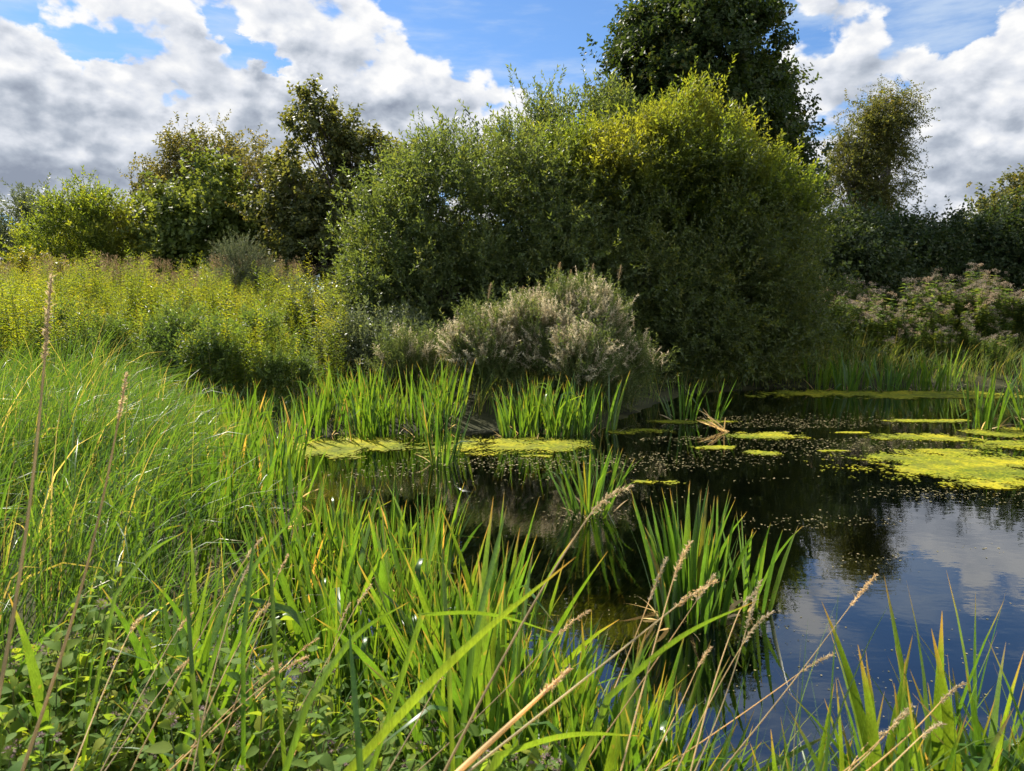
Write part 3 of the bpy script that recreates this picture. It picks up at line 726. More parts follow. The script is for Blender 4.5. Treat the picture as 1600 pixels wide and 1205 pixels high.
lp_ = [loosestrife(700 + k) for k in range(3)]
for i in range(20):
    x = rng.uniform(-8.8, -3.6); y = 12.2 + rng.uniform(-0.5, 0.9); loc = (x, y, gz1(x, y) - 0.02); s = rng.uniform(0.5, 1.0)
    if i < 3:
        lp_[i].location = loc; lp_[i].scale = (s,) * 3
    else:
        dup(lp_[i % 3], loc, rng.uniform(0, 6.28), s)

# ------------------------------------------------------------------ iris
def iris_mesh(rng, n, H, spread, wid, lean_to=None, nseg=6, fold=0.0, splay=0.22, dead=0.06, kink=0.07):
    lb, db = MB(), MB()
    a = rng.uniform(0, 6.28, n); r = spread * np.sqrt(rng.uniform(0, 1, n)); base = np.stack([r * np.cos(a), r * np.sin(a), np.full(n, -0.06)], -1)
    az = a + rng.normal(0, 0.7, n)
    lean = np.abs(rng.normal(0, splay * 0.6, n)) + splay * r / max(spread, 1e-3) * 0.6; bend = np.abs(rng.normal(0.05, 0.22, n))
    if lean_to is not None:
        az = np.where(rng.uniform(size=n) < 0.6, lean_to + rng.normal(0, 0.5, n), az)
    L = H * rng.uniform(0.55, 1.08, n); wd = wid * rng.uniform(0.7, 1.15, n); rn = rng.beta(2.0, 2.2, n) * 0.9
    rn = np.where(rng.uniform(size=n) < dead, rng.uniform(0.93, 1, n), rn)
    ribbons(lb, base, az, L, lean, bend, wd, rng, nseg, None, fold, 1.7, 2.4, rn, kink)
    m = max(3, n // 6); a = rng.uniform(0, 6.28, m); r = spread * np.sqrt(rng.uniform(0, 1, m))
    ribbons(db, np.stack([r * np.cos(a), r * np.sin(a), np.full(m, -0.03)], -1), a + rng.normal(0, 0.5, m), H * rng.uniform(0.15, 0.42, m), rng.uniform(0.5, 1.2, m), rng.uniform(0.2, 0.9, m), wd[:1].repeat(m) * 0.55, rng, 5)
    return lb, db


def iris(label, x, y, n, H, spread, wid, seed, group=None, z=None, **kw):
    rng = np.random.default_rng(seed); lb, db = iris_mesh(rng, n, H, spread, wid, **kw)
    root = thing('iris_clump', label, 'water plant', (x, y, max(gz1(x, y), -0.05) if z is None else z), group)
    lb.build('foliage', M['iris'], root, smooth=True); db.build('dead_leaves', M['straw'], root, smooth=True)
    return root


iris('large upright iris clump standing alone in the open water, right of the middle', 1.08, 4.15, 84, 0.83, 0.21, 0.034, 201, fold=0.2, z=0.0, splay=0.17)
iris('thin iris tuft reaching right beside the large upright iris clump', 1.52, 4.3, 13, 0.72, 0.10, 0.030, 202, fold=0.2, z=0.0, splay=0.35)
iris('sparse splayed iris tuft in mid water behind the nodding grass head', 0.72, 6.4, 46, 0.78, 0.20, 0.026, 203, z=0.0, splay=0.42)
iris('narrow iris clump in front of the algae mat, its foot in open water', -0.85, 8.6, 26, 0.85, 0.16, 0.032, 204, z=0.0, splay=0.2)
iris('lone iris clump at the tip of the far bank by dark willow shade', 2.95, 12.2, 24, 0.85, 0.22, 0.036, 205, z=0.0, splay=0.26)
iris('second narrower iris tuft right of the lone clump on the far bank tip', 3.5, 12.3, 12, 0.8, 0.12, 0.036, 206, z=0.0, splay=0.3)
for k, (x, y, n) in enumerate([(7.5, 11.2, 20), (8.1, 10.9, 22), (8.7, 11.5, 18), (7.9, 10.4, 10), (9.0, 10.8, 16), (8.4, 10.5, 10)]):
    iris('sunlit iris tuft in the water by the yellow algae at the right edge', x, y, n + 6, 1.2, 0.2, 0.034, 210 + k, 'irises at the right edge', z=0.0, splay=0.2)
rng = np.random.default_rng(8)
pr = [iris('', 0, 0, 26, 0.95, 0.24, 0.034, 230 + k) for k in range(4)]


def bed(pts, protos_, label, group, smin, smax, zoff=0.0, tilt=0.0):
    first = {}
    for (x, y) in pts:
        k = int(rng.integers(0, len(protos_))); s = rng.uniform(smin, smax)
        o = dup(protos_[k], (x, y, max(gz1(x, y), -0.03) + zoff), rng.uniform(0, 6.28), s, label, group)


def jitter_grid(x0, x1, y0, y1, step, j=0.3):
    return [(x + rng.normal(0, j * step), y + rng.normal(0, j * step)) for x in np.arange(x0, x1, step) for y in np.arange(y0, y1, step)]


bed([p for p in jitter_grid(-2.75, -0.75, 10.3, 12.0, 0.40) if abs(p[0] + 1.75 + 0.3 * (p[1] - 11)) > 0.16 and sd_pond(*map(np.array, ([p[0]], [p[1]])))[0] > -0.75], pr,
    'iris clump in the bright bed left of the seeding willowherb', 'irises behind the algae mat', 0.8, 1.2)
bed(jitter_grid(0.1, 1.4, 10.65, 11.5, 0.36), pr, 'iris clump in the row at the foot of the seeding willowherb', 'irises under the willowherb', 0.75, 1.15)
bed([p for p in jitter_grid(-4.2, -1.7, 4.6, 8.6, 0.48) if -0.12 < sd_pond(*map(np.array, ([p[0]], [p[1]])))[0] < 0.7 and (p[1] > 5.6 or p[0] < -2.2)], pr,
    'iris clump crowding the left shore among the long grass', 'irises on the left shore', 0.7, 0.98)
bed([p for p in jitter_grid(-4.6, -2.9, 8.6, 9.9, 0.45) if sd_pond(*map(np.array, ([p[0]], [p[1]])))[0] > -0.4], pr,
    'iris clump at the far end of the left shore below the goldenrod', 'irises below the goldenrod', 0.75, 1.0)
bed(jitter_grid(-1.55, -0.45, 4.2, 5.3, 0.30), pr, 'iris clump in the dense stand left of the open green water', 'irises left of the open green water', 0.62, 0.82)
bed([(x, 16.9 + rng.normal(0, 0.25)) for x in (7.4, 7.9, 8.4, 8.8, 9.3, 9.9, 10.3)] + [(12.2, 16.7), (12.7, 16.4), (13.2, 16.8)], pr,
    'shaded iris clump at the foot of the far right bank', 'irises along the far right bank', 1.0, 1.35)
for o in pr:
    for ch in list(o.children):
        bpy.data.objects.remove(ch)
    bpy.data.objects.remove(o)
# front right irises: broad single fans close to the lens
rng = np.random.default_rng(77)
fan = []
for k in range(6):
    r2 = np.random.default_rng(300 + k); lb = MB(); n = 6
    a = r2.uniform(0, 3.14); off = np.linspace(-0.04, 0.04, n)
    base = np.stack([off * math.cos(a), off * math.sin(a), np.full(n, -0.05)], -1)
    az = np.where(off > 0, a, a + math.pi) + r2.normal(0, 0.35, n)
    ribbons(lb, base, az, r2.uniform(0.72, 1.22, n), np.abs(off) * 4.0 + np.abs(r2.normal(0, 0.06, n)), np.abs(r2.normal(0.12 + 0.3 * (k > 3), 0.25, n)), r2.uniform(0.026, 0.050, n), r2, 9, None, 0.22, 1.8, 2.2, r2.beta(2, 2.2, n) * 0.93, 0.2)
    fan.append(lb)
fanme = [f.mesh('iris_plant', M['iris'], smooth=True) for f in fan]
for i in range(165):
    x = rng.uniform(-0.05, 2.1); y = rng.uniform(1.55, 1.95) + (0.35 if x < 0.6 else 0) - 0.05 * x
    o = bpy.data.objects.new('iris_plant', fanme[i % 6]); COL.objects.link(o)
    s = rng.uniform(0.75, 1.0) * (0.95 if x > 0.85 else 0.68)
    o.location = (x, y, max(gz1(x, y), 0)); o.rotation_euler = (rng.normal(0, 0.05), rng.normal(0.08, 0.07), rng.uniform(0, 6.28)); o.scale = (s,) * 3
    tag(o, 'broad bladed iris plant in the front row at the water edge, bottom right', 'water plant', 'irises in the front row')

for i in range(270):
    x = rng.uniform(-1.15, 0.35); y = rng.uniform(1.7, 3.2)
    if not (2.35 - 0.75 * x - (0.0 if x < -0.2 else 0.5) < y < 3.05 - 0.75 * x):
        continue
    o = bpy.data.objects.new('iris_plant', fanme[i % 6]); COL.objects.link(o); s = rng.uniform(0.6, 0.95) * (1.0 if x < 0 else 0.8)
    o.location = (x, y, max(gz1(x, y), 0)); o.rotation_euler = (rng.normal(0, 0.08), rng.normal(0.16, 0.1), rng.uniform(0, 6.28)); o.scale = (s,) * 3
    tag(o, 'broad bladed iris plant on the front bank behind the low mint leaves', 'water plant', 'irises of the front bank')

for i in range(34):
    x = rng.uniform(-1.9, 0.0); y = rng.uniform(1.9, 3.1)
    if sd_pond(np.array([x]), np.array([y]))[0] < 0.1:
        continue
    o = bpy.data.objects.new('iris_plant', fanme[i % 6]); COL.objects.link(o); s = rng.uniform(0.5, 0.75)
    o.location = (x, y, gz1(x, y)); o.rotation_euler = (rng.normal(0, 0.1), rng.normal(0.2, 0.14), rng.uniform(0, 6.28)); o.scale = (s,) * 3
    tag(o, 'short iris plant growing up among the low mint leaves, bottom left', 'water plant', 'irises among the mint')

# ------------------------------------------------------------------ grasses
rng = np.random.default_rng(31)


def grass_field(name, n, xr, yr, keep, H, wid, mat, bend, lean_az=0.2, spread_az=1.2, nseg=5, tuft=6, rnd_hi=1.0, hmul=None):
    x = rng.uniform(*xr, n); y = rng.uniform(*yr, n); ok = keep(x, y); x, y = x[ok], y[ok]
    x = np.repeat(x, tuft) + rng.normal(0, 0.06, len(x) * tuft); y = np.repeat(y, tuft) + rng.normal(0, 0.06, len(y) * tuft)
    m = len(x); z = gz(x, y) - 0.02; mb_ = MB()
    hv = 0.80 + 0.45 * wave(x, y, 9, 1.7); hv = hv * (hmul(x, y) if hmul else 1.0)
    ribbons(mb_, np.stack([x, y, z], -1), lean_az + rng.normal(0, spread_az, m), H * rng.uniform(0.6, 1.15, m) * hv, np.abs(rng.normal(0.1, 0.15, m)), np.abs(rng.normal(bend, bend * 0.6, m)),
            wid * rng.uniform(0.6, 1.3, m), rng, nseg, None, 0.0, 1.5, 1.6, rng.uniform(0, rnd_hi, m))
    return tag(mb_.build(name, M[mat], smooth=True), kind='stuff')


left_h = lambda x, y: 0.30 + 0.90 * sm(-x / y, 0.30, 0.62) + 0.35 * sm(y, 6.5, 4.5) * sm(y, 3.0, 4.6) - 0.45 * sm(y, 4.3, 3.0)
left = lambda x, y: (sd_pond(x, y) > 0.25) & (x < -0.9) & (x > -1.0 - 0.86 * y) & (y > 3.1)
tag(grass_field('long_grass', 1750, (-9.5, -0.9), (2.9, 11.8), left, 1.15, 0.0095, 'grass', 1.15, tuft=15, hmul=left_h), 'long arching green grass covering the left bank', 'grass')
right = lambda x, y: (sd_pond(x, y) > 0.0) & (x > 4.0) & (x < 1.0 * y) & (y > 15.5)
tag(grass_field('bank_grass', 4200, (4, 24), (15.5, 24), right, 0.95, 0.016, 'bank_grass', 0.7), 'rough grass covering the sloping far right bank', 'grass')
back = lambda x, y: (sd_pond(x, y) > 0.1) & (x < 4) & (x > -0.9 * y)
tag(grass_field('meadow_grass', 2600, (-24, 4), (11.5, 26), back, 0.85, 0.018, 'bank_grass', 0.6), 'rough grass between the shrubs of the back bank', 'grass')
front = lambda x, y: (sd_pond(x, y) > 0.02) & (y < 3.7) & (x > -2.6) & (x < 2.0) & (y > 0.9)
tag(grass_field('verge_grass', 560, (-2.6, 2.0), (1.0, 3.7), front, 0.76, 0.009, 'grass', 1.1, 0.1, 0.8, 8, 5), 'grass mixed through the front bank', 'grass')


# ------------------------------------------------------------------ far right bank: hemp agrimony
def agrimony(seed):
    r = np.random.default_rng(seed); root = thing('hemp_agrimony', 'hemp agrimony with dull pink flat flower heads on the far right bank', 'wildflower', (0, 0, 0), 'hemp agrimony on the right bank')
    sb, lb, fb = MB(), MB(), MB()
    for k in range(6):
        a = r.uniform(0, 6.28); rr = 0.25 * math.sqrt(r.uniform()); h = r.uniform(1.0, 1.5); ln = r.normal(0, 0.1, 2)
        pts = np.array([(rr * math.cos(a) + ln[0] * q * h, rr * math.sin(a) + ln[1] * q * h, q * h) for q in np.linspace(0, 1, 5)])
        tube(sb, pts, np.linspace(0.007, 0.004, 5), 4, r.uniform())
        for i in range(16):
            q = 0.15 + 0.8 * i / 16; p = np.array([np.interp(q, np.linspace(0, 1, 5), pts[:, j]) for j in range(3)])
            for e in range(4):
                g = i * 1.57 + e * 1.57 + r.uniform(-0.4, 0.4); leaf_quad(lb, p, np.array([math.cos(g), math.sin(g), r.uniform(-0.2, 0.5)]), r.uniform(0.11, 0.18), 0.055, r.uniform(), 0.1, 0.2)
        for e in range(5):
            g = e * 2.4; c = pts[-1] + np.array([math.cos(g), math.sin(g), 0]) * 0.045 * math.sqrt(e) + (0, 0, r.uniform(-0.10, 0.05))
            tube(sb, [pts[-2] * 0.3 + pts[-1] * 0.7, c], [0.003, 0.002], 3, 0.5); cr = r.uniform()
            for i in range(16):
                leaf_quad(fb, c + r.normal(0, 1, 3) * (0.028, 0.028, 0.02), r.normal(0, 0.6, 3) + (0, 0, 1), 0.03, 0.012, 0.6 * cr + 0.4 * r.uniform())
    sb.build('stems', M['stem'], root); lb.build('foliage', M['agri_leaf'], root); fb.build('blossom', M['agri_flower'], root)
    return root


ap = [agrimony(400 + k) for k in range(4)]; used = set()
for i in range(210):
    x = rng.uniform(7.0, 19.5); y = rng.triangular(18.6, 20.5, 23.0) + (0.4 if x < 9.0 else 0); k = int(rng.integers(0, 4)); s = rng.uniform(0.6, 1.2) * (0.7 if y < 19.6 else 1.0)
    loc = (x, y, gz1(x, y) - 0.02)
    if k not in used:
        used.add(k); o = ap[k]; o.location = loc; o.scale = (s,) * 3
    else:
        dup(ap[k], loc, rng.uniform(0, 6.28), s)

# rusty panicles behind the goldenrod
def panicle_clump(seed):
    r = np.random.default_rng(seed); root = thing('reed_grass_clump', 'rusty feathery reed grass clump behind the goldenrod bed', 'grass', (0, 0, 0), 'rusty reed grass behind the goldenrod')
    sb, fb = MB(), MB(); n = 14
    base = np.stack([r.normal(0, 0.25, n), r.normal(0, 0.2, n), np.zeros(n)], -1)
    tip, _ = ribbons(sb, base, r.normal(0.2, 0.8, n), r.uniform(1.3, 1.9, n), np.abs(r.normal(0, 0.06, n)), np.abs(r.normal(0.1, 0.1, n)), np.full(n, 0.012), r, 5, None, 0, 1.5, 1.5, r.uniform(0.2, 0.8, n))
    for p in tip:
        c = r.uniform()
        for i in range(46):
            q = i / 46; pp = p - np.array([0, 0, 0.36 * q]) + r.normal(0, 1, 3) * (0.03, 0.03, 0.02) * (0.4 + 1.4 * math.sin(math.pi * min(1, q + 0.1)))
            leaf_quad(fb, pp, r.normal(0, 0.5, 3) + (0.3, 0, 1), 0.05, 0.014, 0.6 * c + 0.4 * r.uniform())
    sb.build('stems', M['bank_grass'], root, smooth=True); fb.build('seed_sprays', M['rusty_panicle'], root)
    return root


pp_ = [panicle_clump(500 + k) for k in range(3)]; used = set()
for i in range(48):
    y = rng.uniform(19.0, 22.0); x = at(rng.uniform(-40, 480), y); k = i % 3; loc = (x, y, gz1(x, y) - 0.02); s = rng.uniform(0.65, 1.0)
    if k not in used:
        used.add(k); pp_[k].location = loc
    else:
        dup(pp_[k], loc, rng.uniform(0, 6.28), s)


# ------------------------------------------------------------------ dry grass stalks
def stalk(label, p0, p1, sag, head=0.12, r=0.0022, seed=0, nod=0.0, group=None, hw=0.004, w0=None):
    """a dry stem from p0 to p1 bowed by sag, with a seed head along its last part"""
    q = np.linspace(0, 1, 14)[:, None]; p0 = np.array(p0, float); p1 = np.array(p1, float); rg = np.random.default_rng(seed)
    pts = p0 + (p1 - p0) * q + np.array([-0.4, 0, 1.0]) * sag * np.sin(q * math.pi) + np.array([nod, 0, -nod * 0.8]) * np.clip((q - 0.82) / 0.18, 0, 1) ** 2
    g = gz1(p0[0], p0[1]); foot = pts[:1]
    if p0[2] - g > 0.08:                                            # carry the stem down to the soil it grows from
        sl = np.clip((pts[0] - pts[2])[:2] / max(pts[2][2] - pts[0][2], 0.05), -0.7, 0.7); dz = p0[2] - g
        foot = np.array([[p0[0] + sl[0] * dz * 0.75, p0[1] + sl[1] * dz * 0.75, g - 0.03], [p0[0] + sl[0] * dz * 0.45, p0[1] + sl[1] * dz * 0.45, g + 0.5 * dz], pts[0]])
    full = np.concatenate([foot, pts[1:]]); p00 = p0; p0 = foot[0]
    root = thing('dry_grass_stalk', label, 'grass stalk', tuple(p0), group)
    sb = MB(); tube(sb, full, np.linspace(r, r * 0.45, len(full)), 5, rg.uniform()); sb.build('stem', M['straw'], root, p0, True)
    fb = MB(); ln = np.linalg.norm(p1 - p00); n = int(120 * head / 0.12); cum = np.linspace(0, 1, 14)
    for i in range(n):
        u = 1 - head / ln * i / n; p = np.array([np.interp(u, cum, pts[:, j]) for j in range(3)]); tg = unit((pts[-1] - pts[-3])[None])[0]
        env = math.sin(math.pi * min(1, (i + 4) / (n + 6))) ** 0.6
        d = tg * 1.0 + rg.normal(0, 0.55, 3)
        leaf_quad(fb, p + rg.normal(0, 0.35, 3) * hw * env, d, 0.011, 0.0030, rg.uniform(), 0.2, 0.1, rg.normal(0, 1, 3))
    fb.build('seed_head', M['seed'], root, p0)
    return root


def pt(px, py, Y):
    """world point seen at photo pixel (px, py) at forward distance Y (to measure stems by)"""
    a, e = ray(px, py); return (Y * math.tan(a), Y, EYE + Y / math.cos(a) * math.tan(e))


stalk('tall pale grass stalk at the far left edge, rising above the goldenrod', pt(-25, 1205, 1.15), pt(80, 432, 1.45), -0.03, 0.16, 0.0042, 1, hw=0.006)
stalk('second tall straw stalk with a thin head, ending over the left grass', pt(40, 1190, 1.25), pt(198, 585, 1.6), -0.03, 0.10, 0.0038, 2)
stalk('grass stalk with a thick nodding seed head over the mid water', pt(690, 1215, 1.25), pt(965, 742, 1.7), 0.02, 0.14, 0.0032, 3, 0.035, hw=0.012)
stalk('grass stalk with a long fluffy head in front of the large iris clump', pt(720, 1215, 1.2), pt(1112, 903, 1.6), 0.0, 0.13, 0.003, 4, 0.01, hw=0.011)
stalk('thick rusty stalk slanting up right from the bottom middle', pt(690, 1230, 1.05), pt(890, 1045, 1.25), 0.0, 0.08, 0.006, 5, hw=0.006)
rs = np.random.default_rng(9)
for i in range(11):
    x0 = rs.uniform(560, 1120); x1 = x0 + rs.uniform(90, 300); y1 = rs.uniform(840, 1020); a = rs.uniform(1.15, 1.7)
    stalk('slanting straw stalk among the front blades, leaning right in the wind', pt(x0, 1225, a), pt(x1, y1, a + 0.3), rs.normal(0, 0.012), rs.uniform(0.06, 0.14), 0.0019, 20 + i, rs.uniform(0, 0.02), 'slanting straw stalks of the front bank')
for i in range(5):
    x0 = rs.uniform(1080, 1420); x1 = x0 + rs.uniform(60, 190); a = rs.uniform(1.2, 1.6)
    stalk('short straw stalk between the front row irises, bottom right', pt(x0, 1225, a), pt(x1, rs.uniform(1050, 1150), a + 0.2), rs.normal(0, 0.01), 0.09, 0.0019, 60 + i, 0.01, 'straw stalks between the front irises')
for i in range(12):
    x0 = rs.uniform(100, 450); x1 = x0 + rs.uniform(80, 240); a = rs.uniform(1.3, 1.9)
    stalk('thin dry stalk lying over the low mint leaves', pt(x0, 1225, a), pt(x1, rs.uniform(830, 1050), a + 0.5), rs.normal(0, 0.012), 0.08, 0.0022, 80 + i, 0.01, 'dry stalks over the mint')
# plumes above the willowherb
for i, (px, py) in enumerate([(873, 408), (890, 420), (925, 410), (968, 412), (765, 440), (815, 445), (950, 455)]):
    stalk('feathery reed plume standing above the seeding willowherb', (at(px, 13.3) - 0.15, 13.3, 0.3), pt(px, py, 13.3), 0.02, 0.32, 0.006, 110 + i, 0.03, 'reed plumes above the willowherb', hw=0.06)

# broad pale blades bending over the front bank
rng = np.random.default_rng(41)
bl = [(540, 1210, 900, 870, 1.25, 0.05, 0.030), (700, 1010, 690, 850, 1.6, 0.0, 0.020), (560, 1160, 545, 975, 1.2, 0.0, 0.022), (780, 1180, 1000, 1150, 1.2, 0.05, 0.030), (300, 1050, 290, 890, 1.6, 0.0, 0.024),
      (740, 1000, 792, 790, 1.7, 0.0, 0.024), (480, 1100, 640, 940, 1.4, 0.08, 0.022), (660, 960, 870, 990, 1.5, 0.06, 0.02), (350, 980, 480, 790, 1.9, 0.08, 0.02), (180, 930, 290, 830, 1.9, 0.06, 0.018),
      (950, 1090, 1180, 940, 1.35, 0.06, 0.024), (430, 1020, 420, 830, 1.8, 0.0, 0.022), (380, 1000, 400, 810, 1.8, 0.0, 0.022)]
for i, (x0, y0, x1, y1, Y, bow, wd) in enumerate(bl):
    a = np.array(pt(x0, y0, Y)); b2 = np.array(pt(x1, y1, Y + 0.12)); q = np.linspace(0, 1, 11)[:, None]; P = a + (b2 - a) * q + np.array([-0.3, 0, 1]) * 0.4 * bow * np.sin(q * math.pi) ** 1.2
    g = gz1(a[0], a[1]); hd = np.clip((a - b2)[:2], -0.25, 0.25)
    ext = np.array([[a[0] + hd[0], a[1] + hd[1] * 0.5, max(g, 0) - 0.03], [a[0] + 0.55 * hd[0], a[1] + 0.25 * hd[1], 0.5 * (g + a[2])]]); P = np.concatenate([ext, P]); tg = unit(np.gradient(P, axis=0)); sd2 = unit(np.cross(tg, np.array([0.15, 1, 0.35])))
    pr_ = np.minimum(1, (1 - np.linspace(0, 1, 13)) * 2.2) ** 0.8; pr_[-1] = 0.02; hw = (wd * 0.30 * pr_)[:, None]; nn = np.cross(tg, sd2)
    V = np.stack([P - sd2 * hw, P + nn * hw * 0.25, P + sd2 * hw], 1); F = [[k * 3 + j, k * 3 + j + 1, k * 3 + j + 4, k * 3 + j + 3] for k in range(12) for j in range(2)]
    mb = MB(); mb.add(V, F, rng.uniform(0.3, 0.92), np.repeat(np.linspace(0, 1, 13), 3)); o = mb.build('sweet_grass_blade', M['iris'], origin=P[0], smooth=True); o.location = P[0]
    tag(o, 'long broad grass blade arching over the front bank', 'grass blade', 'broad arching blades of the front bank')


# ------------------------------------------------------------------ mint and dock on the front bank
def mint(seed):
    r = np.random.default_rng(seed); root = thing('mint_plant', 'low leafy water mint in the tangle of the front bank, bottom left', 'wildflower', (0, 0, 0), 'water mint of the front bank')
    sb, lb, fb = MB(), MB(), MB()
    for k in range(4):
        a = r.uniform(0, 6.28); h = r.uniform(0.22, 0.42); ln = np.array([math.cos(a), math.sin(a)]) * r.uniform(0.05, 0.16)
        pts = np.array([(ln[0] * q, ln[1] * q, q * h) for q in np.linspace(0, 1, 5)]); tube(sb, pts, np.linspace(0.003, 0.0015, 5), 4, r.uniform())
        for i in range(9):
            q = 0.12 + 0.88 * i / 8; p = np.array([np.interp(q, np.linspace(0, 1, 5), pts[:, j]) for j in range(3)]); rr = r.uniform()
            for e in range(2):
                g = a + i * 1.57 + e * math.pi + r.uniform(-0.4, 0.4); sz = r.uniform(0.034, 0.078) * (1.1 - 0.45 * q)
                leaf_broad(lb, p, np.array([math.cos(g), math.sin(g), r.uniform(-0.3, 1.1)]), sz, sz * r.uniform(0.5, 0.72), 0.5 * rr + 0.5 * r.uniform(), r, 0.2, r.uniform(0.1, 0.6))
        if r.uniform() < 0.4:
            for i in range(40):
                u = unit(r.normal(0, 1, (1, 3)))[0]; leaf_quad(fb, pts[-1] + (0, 0, 0.012) + u * 0.009, u, 0.008, 0.004, r.uniform())
    sb.build('stems', M['stem'], root, smooth=True); lb.build('foliage', M['mint'], root, smooth=True)
    if fb.n:
        fb.build('blossom', M['mint_flower'], root)
    return root


mp = [mint(600 + k) for k in range(6)]; used = set()
for i in range(330):
    x = rng.uniform(-1.9, 0.35); y = rng.uniform(1.15, 2.9)
    if y > 2.75 - 0.35 * x and x > -0.5 or sd_pond(np.array([x]), np.array([y]))[0] < 0.1 or x < -1.05 * y:
        continue
    k = int(rng.integers(0, 6)); s = rng.uniform(0.7, 1.1) if rng.uniform() < 0.8 else rng.uniform(1.1, 1.35); loc = (x, y, gz1(x, y) - 0.01)
    if k not in used:
        used.add(k); mp[k].location = loc
    else:
        dup(mp[k], loc, rng.uniform(0, 6.28), s)


def dock(label, x, y, seed):
    r = np.random.default_rng(seed); root = thing('dock_plant', label, 'wildflower', (x, y, gz1(x, y))); lb, sb = MB(), MB()
    for i in range(9):
        g = r.uniform(0, 6.28); h = r.uniform(0.12, 0.34); p = np.array([0.04 * math.cos(g), 0.04 * math.sin(g), h])
        tube(sb, [(0, 0, -0.02), p * (0.5, 0.5, 0.6), p], [0.004, 0.003, 0.002], 4, 0.8)
        leaf_broad(lb, p, np.array([math.cos(g), math.sin(g), r.uniform(0.2, 1.2)]), r.uniform(0.09, 0.15), r.uniform(0.03, 0.05), r.uniform(), r, 0.2, 0.5)
    sb.build('stems', M['stem'], root, smooth=True); lb.build('foliage', M['dock'], root, smooth=True)


dock('yellow and rust leaved dock plant among the mint at the bottom, left of the middle', *(-0.62, 1.62), 1)
dock('bright lime and yellow dock plant at the bottom edge below the thick rusty stalk', *(-0.2, 1.35), 2)


# ------------------------------------------------------------------ floating algae and litter
def mat_patch(label, cx, cy, rx, ry, seed, cell=0.022, rag=1.35, group='algae mats on the pond'):
    r = np.random.default_rng(seed); xs = np.arange(cx - rx * 1.3, cx + rx * 1.3, cell); ys = np.arange(cy - ry * 1.3, cy + ry * 1.3, cell)
    X, Y = np.meshgrid(xs, ys, indexing='ij'); e = ((X - cx) / rx) ** 2 + ((Y - cy) / ry) ** 2
    f = 0.95 - e + rag * wave(X, Y, seed, 2.3 / max(min(rx, 1.0), 0.28)) + 0.6 * rag * wave(X, Y, seed + 50, 9.0) + r.normal(0, 0.34, X.shape)
    ins = f > 0
    jx, jy = r.normal(0, cell * 0.28, (2,) + X.shape); Z = 0.005 + 0.004 * r.uniform(size=X.shape) + 0.006 * np.clip(f, 0, 1) * (0.5 + 0.5 * wave(X, Y, seed + 9, 14.0))
    keep = ins[:-1, :-1]; i, j = np.nonzero(keep); ny = len(ys); F = np.stack([i * ny + j, (i + 1) * ny + j, (i + 1) * ny + j + 1, i * ny + j + 1], -1)
    uq, inv = np.unique(F, return_inverse=True); V = np.stack([X + jx, Y + jy, Z], -1).reshape(-1, 3)[uq]
    A = np.clip(0.5 + 0.5 * wave(V[:, 0], V[:, 1], seed + 3, 4.0) + r.normal(0, 0.22, len(V)), 0, 1)
    mb_ = MB(); mb_.add(V, inv.reshape(-1, 4), A)
    o = mb_.build('algae_mat', M['duckweed'], origin=(cx, cy, 0)); o.location = (cx, cy, 0); tag(o, label, 'algae', group)
    return o


mat_patch('broad yellow algae mat at the foot of the irises, left of the middle', -0.15, 9.75, 1.0, 0.62, 1)
mat_patch('pale algae strip between the iris bed and the left shore', -2.4, 9.6, 0.75, 0.85, 2)
mat_patch('small algae flake just below the broad mat at the iris foot', 0.35, 9.0, 0.22, 0.08, 3)
mat_patch('largest yellow algae mat, in front of the right edge irises', 5.6, 8.4, 1.55, 0.85, 4)
mat_patch('algae strip reaching the right edge beyond the largest mat', 7.2, 8.1, 0.8, 0.5, 5)
mat_patch('oval algae mat behind the largest one, left of the right edge irises', 6.2, 10.4, 0.75, 0.28, 6)
mat_patch('algae mat among the right edge irises', 8.4, 10.7, 1.1, 0.55, 7)
mat_patch('flat yellow algae mat beside the bent dead reed in mid water', 3.85, 10.5, 0.55, 0.30, 8)
mat_patch('round algae patch nearest in the mid water group', 3.35, 9.2, 0.24, 0.17, 9)
mat_patch('thin double algae patch left of the round one', 2.75, 9.6, 0.32, 0.12, 10)
mat_patch('algae rim round the lone iris clump on the far bank tip', 3.0, 11.9, 0.75, 0.22, 11)
mat_patch('dull algae strip between the willowherb and the mid water', 2.0, 10.9, 0.5, 0.22, 12)
mat_patch('tiny algae fleck right of the round patch', 4.25, 9.35, 0.22, 0.06, 13)
mat_patch('slim algae streak in the dark water in front of the far shade', 5.2, 10.8, 0.26, 0.07, 14)
mat_patch('grey green shaded algae sheet along the far right bank', 8.6, 15.9, 3.1, 0.75, 15, 0.045)
mat_patch('ragged algae mat joining the oval mat to the irises at the right edge', 7.3, 9.7, 0.9, 0.35, 17)
mat_patch('small broken algae flake near the foot of the splayed mid water tuft', 1.6, 7.6, 0.22, 0.09, 18)
mat_patch('algae streak behind the oval mat, towards the right edge', 7.2, 12.0, 0.8, 0.16, 16)

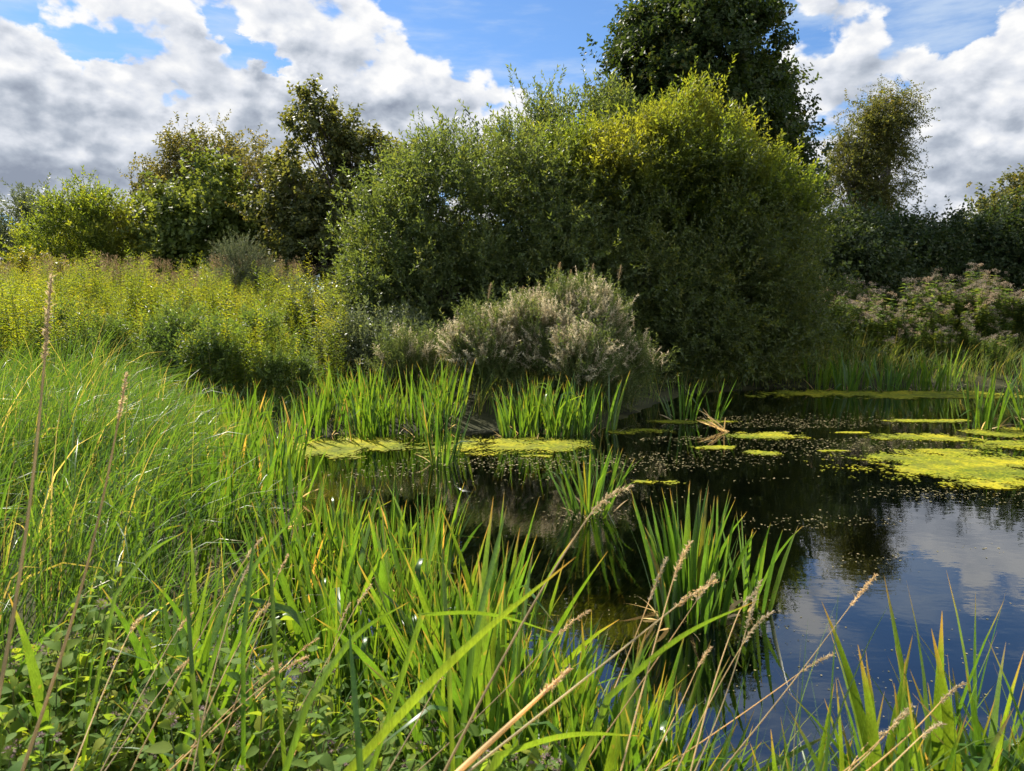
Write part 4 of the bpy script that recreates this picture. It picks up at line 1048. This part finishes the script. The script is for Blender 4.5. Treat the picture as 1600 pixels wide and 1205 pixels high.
rng = np.random.default_rng(51)
mb = MB()
for (cx, cy, rx, ry, n) in [(4.5, 11.5, 3.0, 1.6, 2600), (4.6, 9.6, 2.2, 1.0, 900), (1.8, 8.7, 1.6, 0.9, 700), (0.6, 7.4, 1.4, 0.6, 420), (1.3, 4.1, 0.5, 0.3, 260), (2.2, 10.6, 0.9, 0.5, 500), (3.0, 7.6, 0.5, 0.25, 140), (4.2, 7.2, 0.8, 0.35, 220), (2.7, 6.1, 0.7, 0.3, 200), (0.0, 8.6, 1.3, 0.5, 420), (1.2, 4.4, 0.45, 0.35, 200), (2.6, 5.2, 0.5, 0.3, 110), (4.0, 5.6, 0.8, 0.3, 90), (0.7, 6.3, 0.4, 0.25, 160), (3.4, 3.6, 1.4, 0.7, 120), (1.8, 3.4, 0.8, 0.5, 140), (-1.4, 7.8, 0.7, 0.8, 260), (5.5, 6.9, 1.2, 0.4, 200)]:
    x = cx + rng.normal(0, rx * 0.5, n); y = cy + rng.normal(0, ry * 0.5, n); ok = (sd_pond(x, y) < -0.02) & (wave(x, y, 77, 2.5) > -0.15); x, y = x[ok], y[ok]; n = len(x)
    a = rng.uniform(0, 6.28, n); s = rng.uniform(0.006, 0.022, n) * np.clip(y / 9.0, 0.3, 1.0); e = rng.uniform(0.25, 0.9, n); c_, s_ = np.cos(a), np.sin(a); z = 0.002 + rng.uniform(0, 0.001, n)
    V = np.stack([np.stack([x + s * c_, y + s * s_, z], -1), np.stack([x - s * e * s_, y + s * e * c_, z], -1), np.stack([x - s * c_, y - s * s_, z + 0.0005], -1), np.stack([x + s * e * s_, y - s * e * c_, z], -1)], 1)
    mb.add(V, np.arange(4 * n).reshape(-1, 4), np.repeat(rng.uniform(0, 1, n), 4))
tag(mb.build('floating_litter', M['litter']), 'specks of duckweed and dead leaf floating on the dark water', 'pond litter', kind='stuff')

# under-water weed
mb = MB(); n = 3200
x = rng.uniform(-1.6, 1.6, n); y = rng.uniform(4.0, 7.6, n); ok = (sd_pond(x, y) < -0.35) & (wave(x, y, 15, 0.9) > -0.2); x, y = x[ok], y[ok]; n = len(x)
ribbons(mb, np.stack([x, y, gz(x, y)], -1), rng.normal(0.5, 0.6, n), np.minimum(rng.uniform(0.25, 0.6, n), -gz(x, y) * 1.0), np.full(n, 0.35), rng.uniform(0.6, 1.3, n), rng.uniform(0.03, 0.08, n), rng, 4)
tag(mb.build('water_weed', M['weed'], smooth=True), 'soft green weed under the clear water', 'water weed', kind='stuff')

# bent dead reeds in mid water
rs = np.random.default_rng(12); base = (3.3, 10.9, 0.0)
mb = MB(); n = 11; ribbons(mb, np.zeros((n, 3)) + rs.normal(0, 0.05, (n, 3)) * (1, 1, 0), rs.normal(3.0, 0.8, n), rs.uniform(0.25, 0.6, n), rs.uniform(0.5, 1.25, n), rs.uniform(0, 0.4, n), np.full(n, 0.022), rs, 5)
o = mb.build('dead_reed_tuft', M['straw'], smooth=True); o.location = base; tag(o, 'bent bleached dead reed tuft beside the flat algae mat in mid water', 'dead reed')
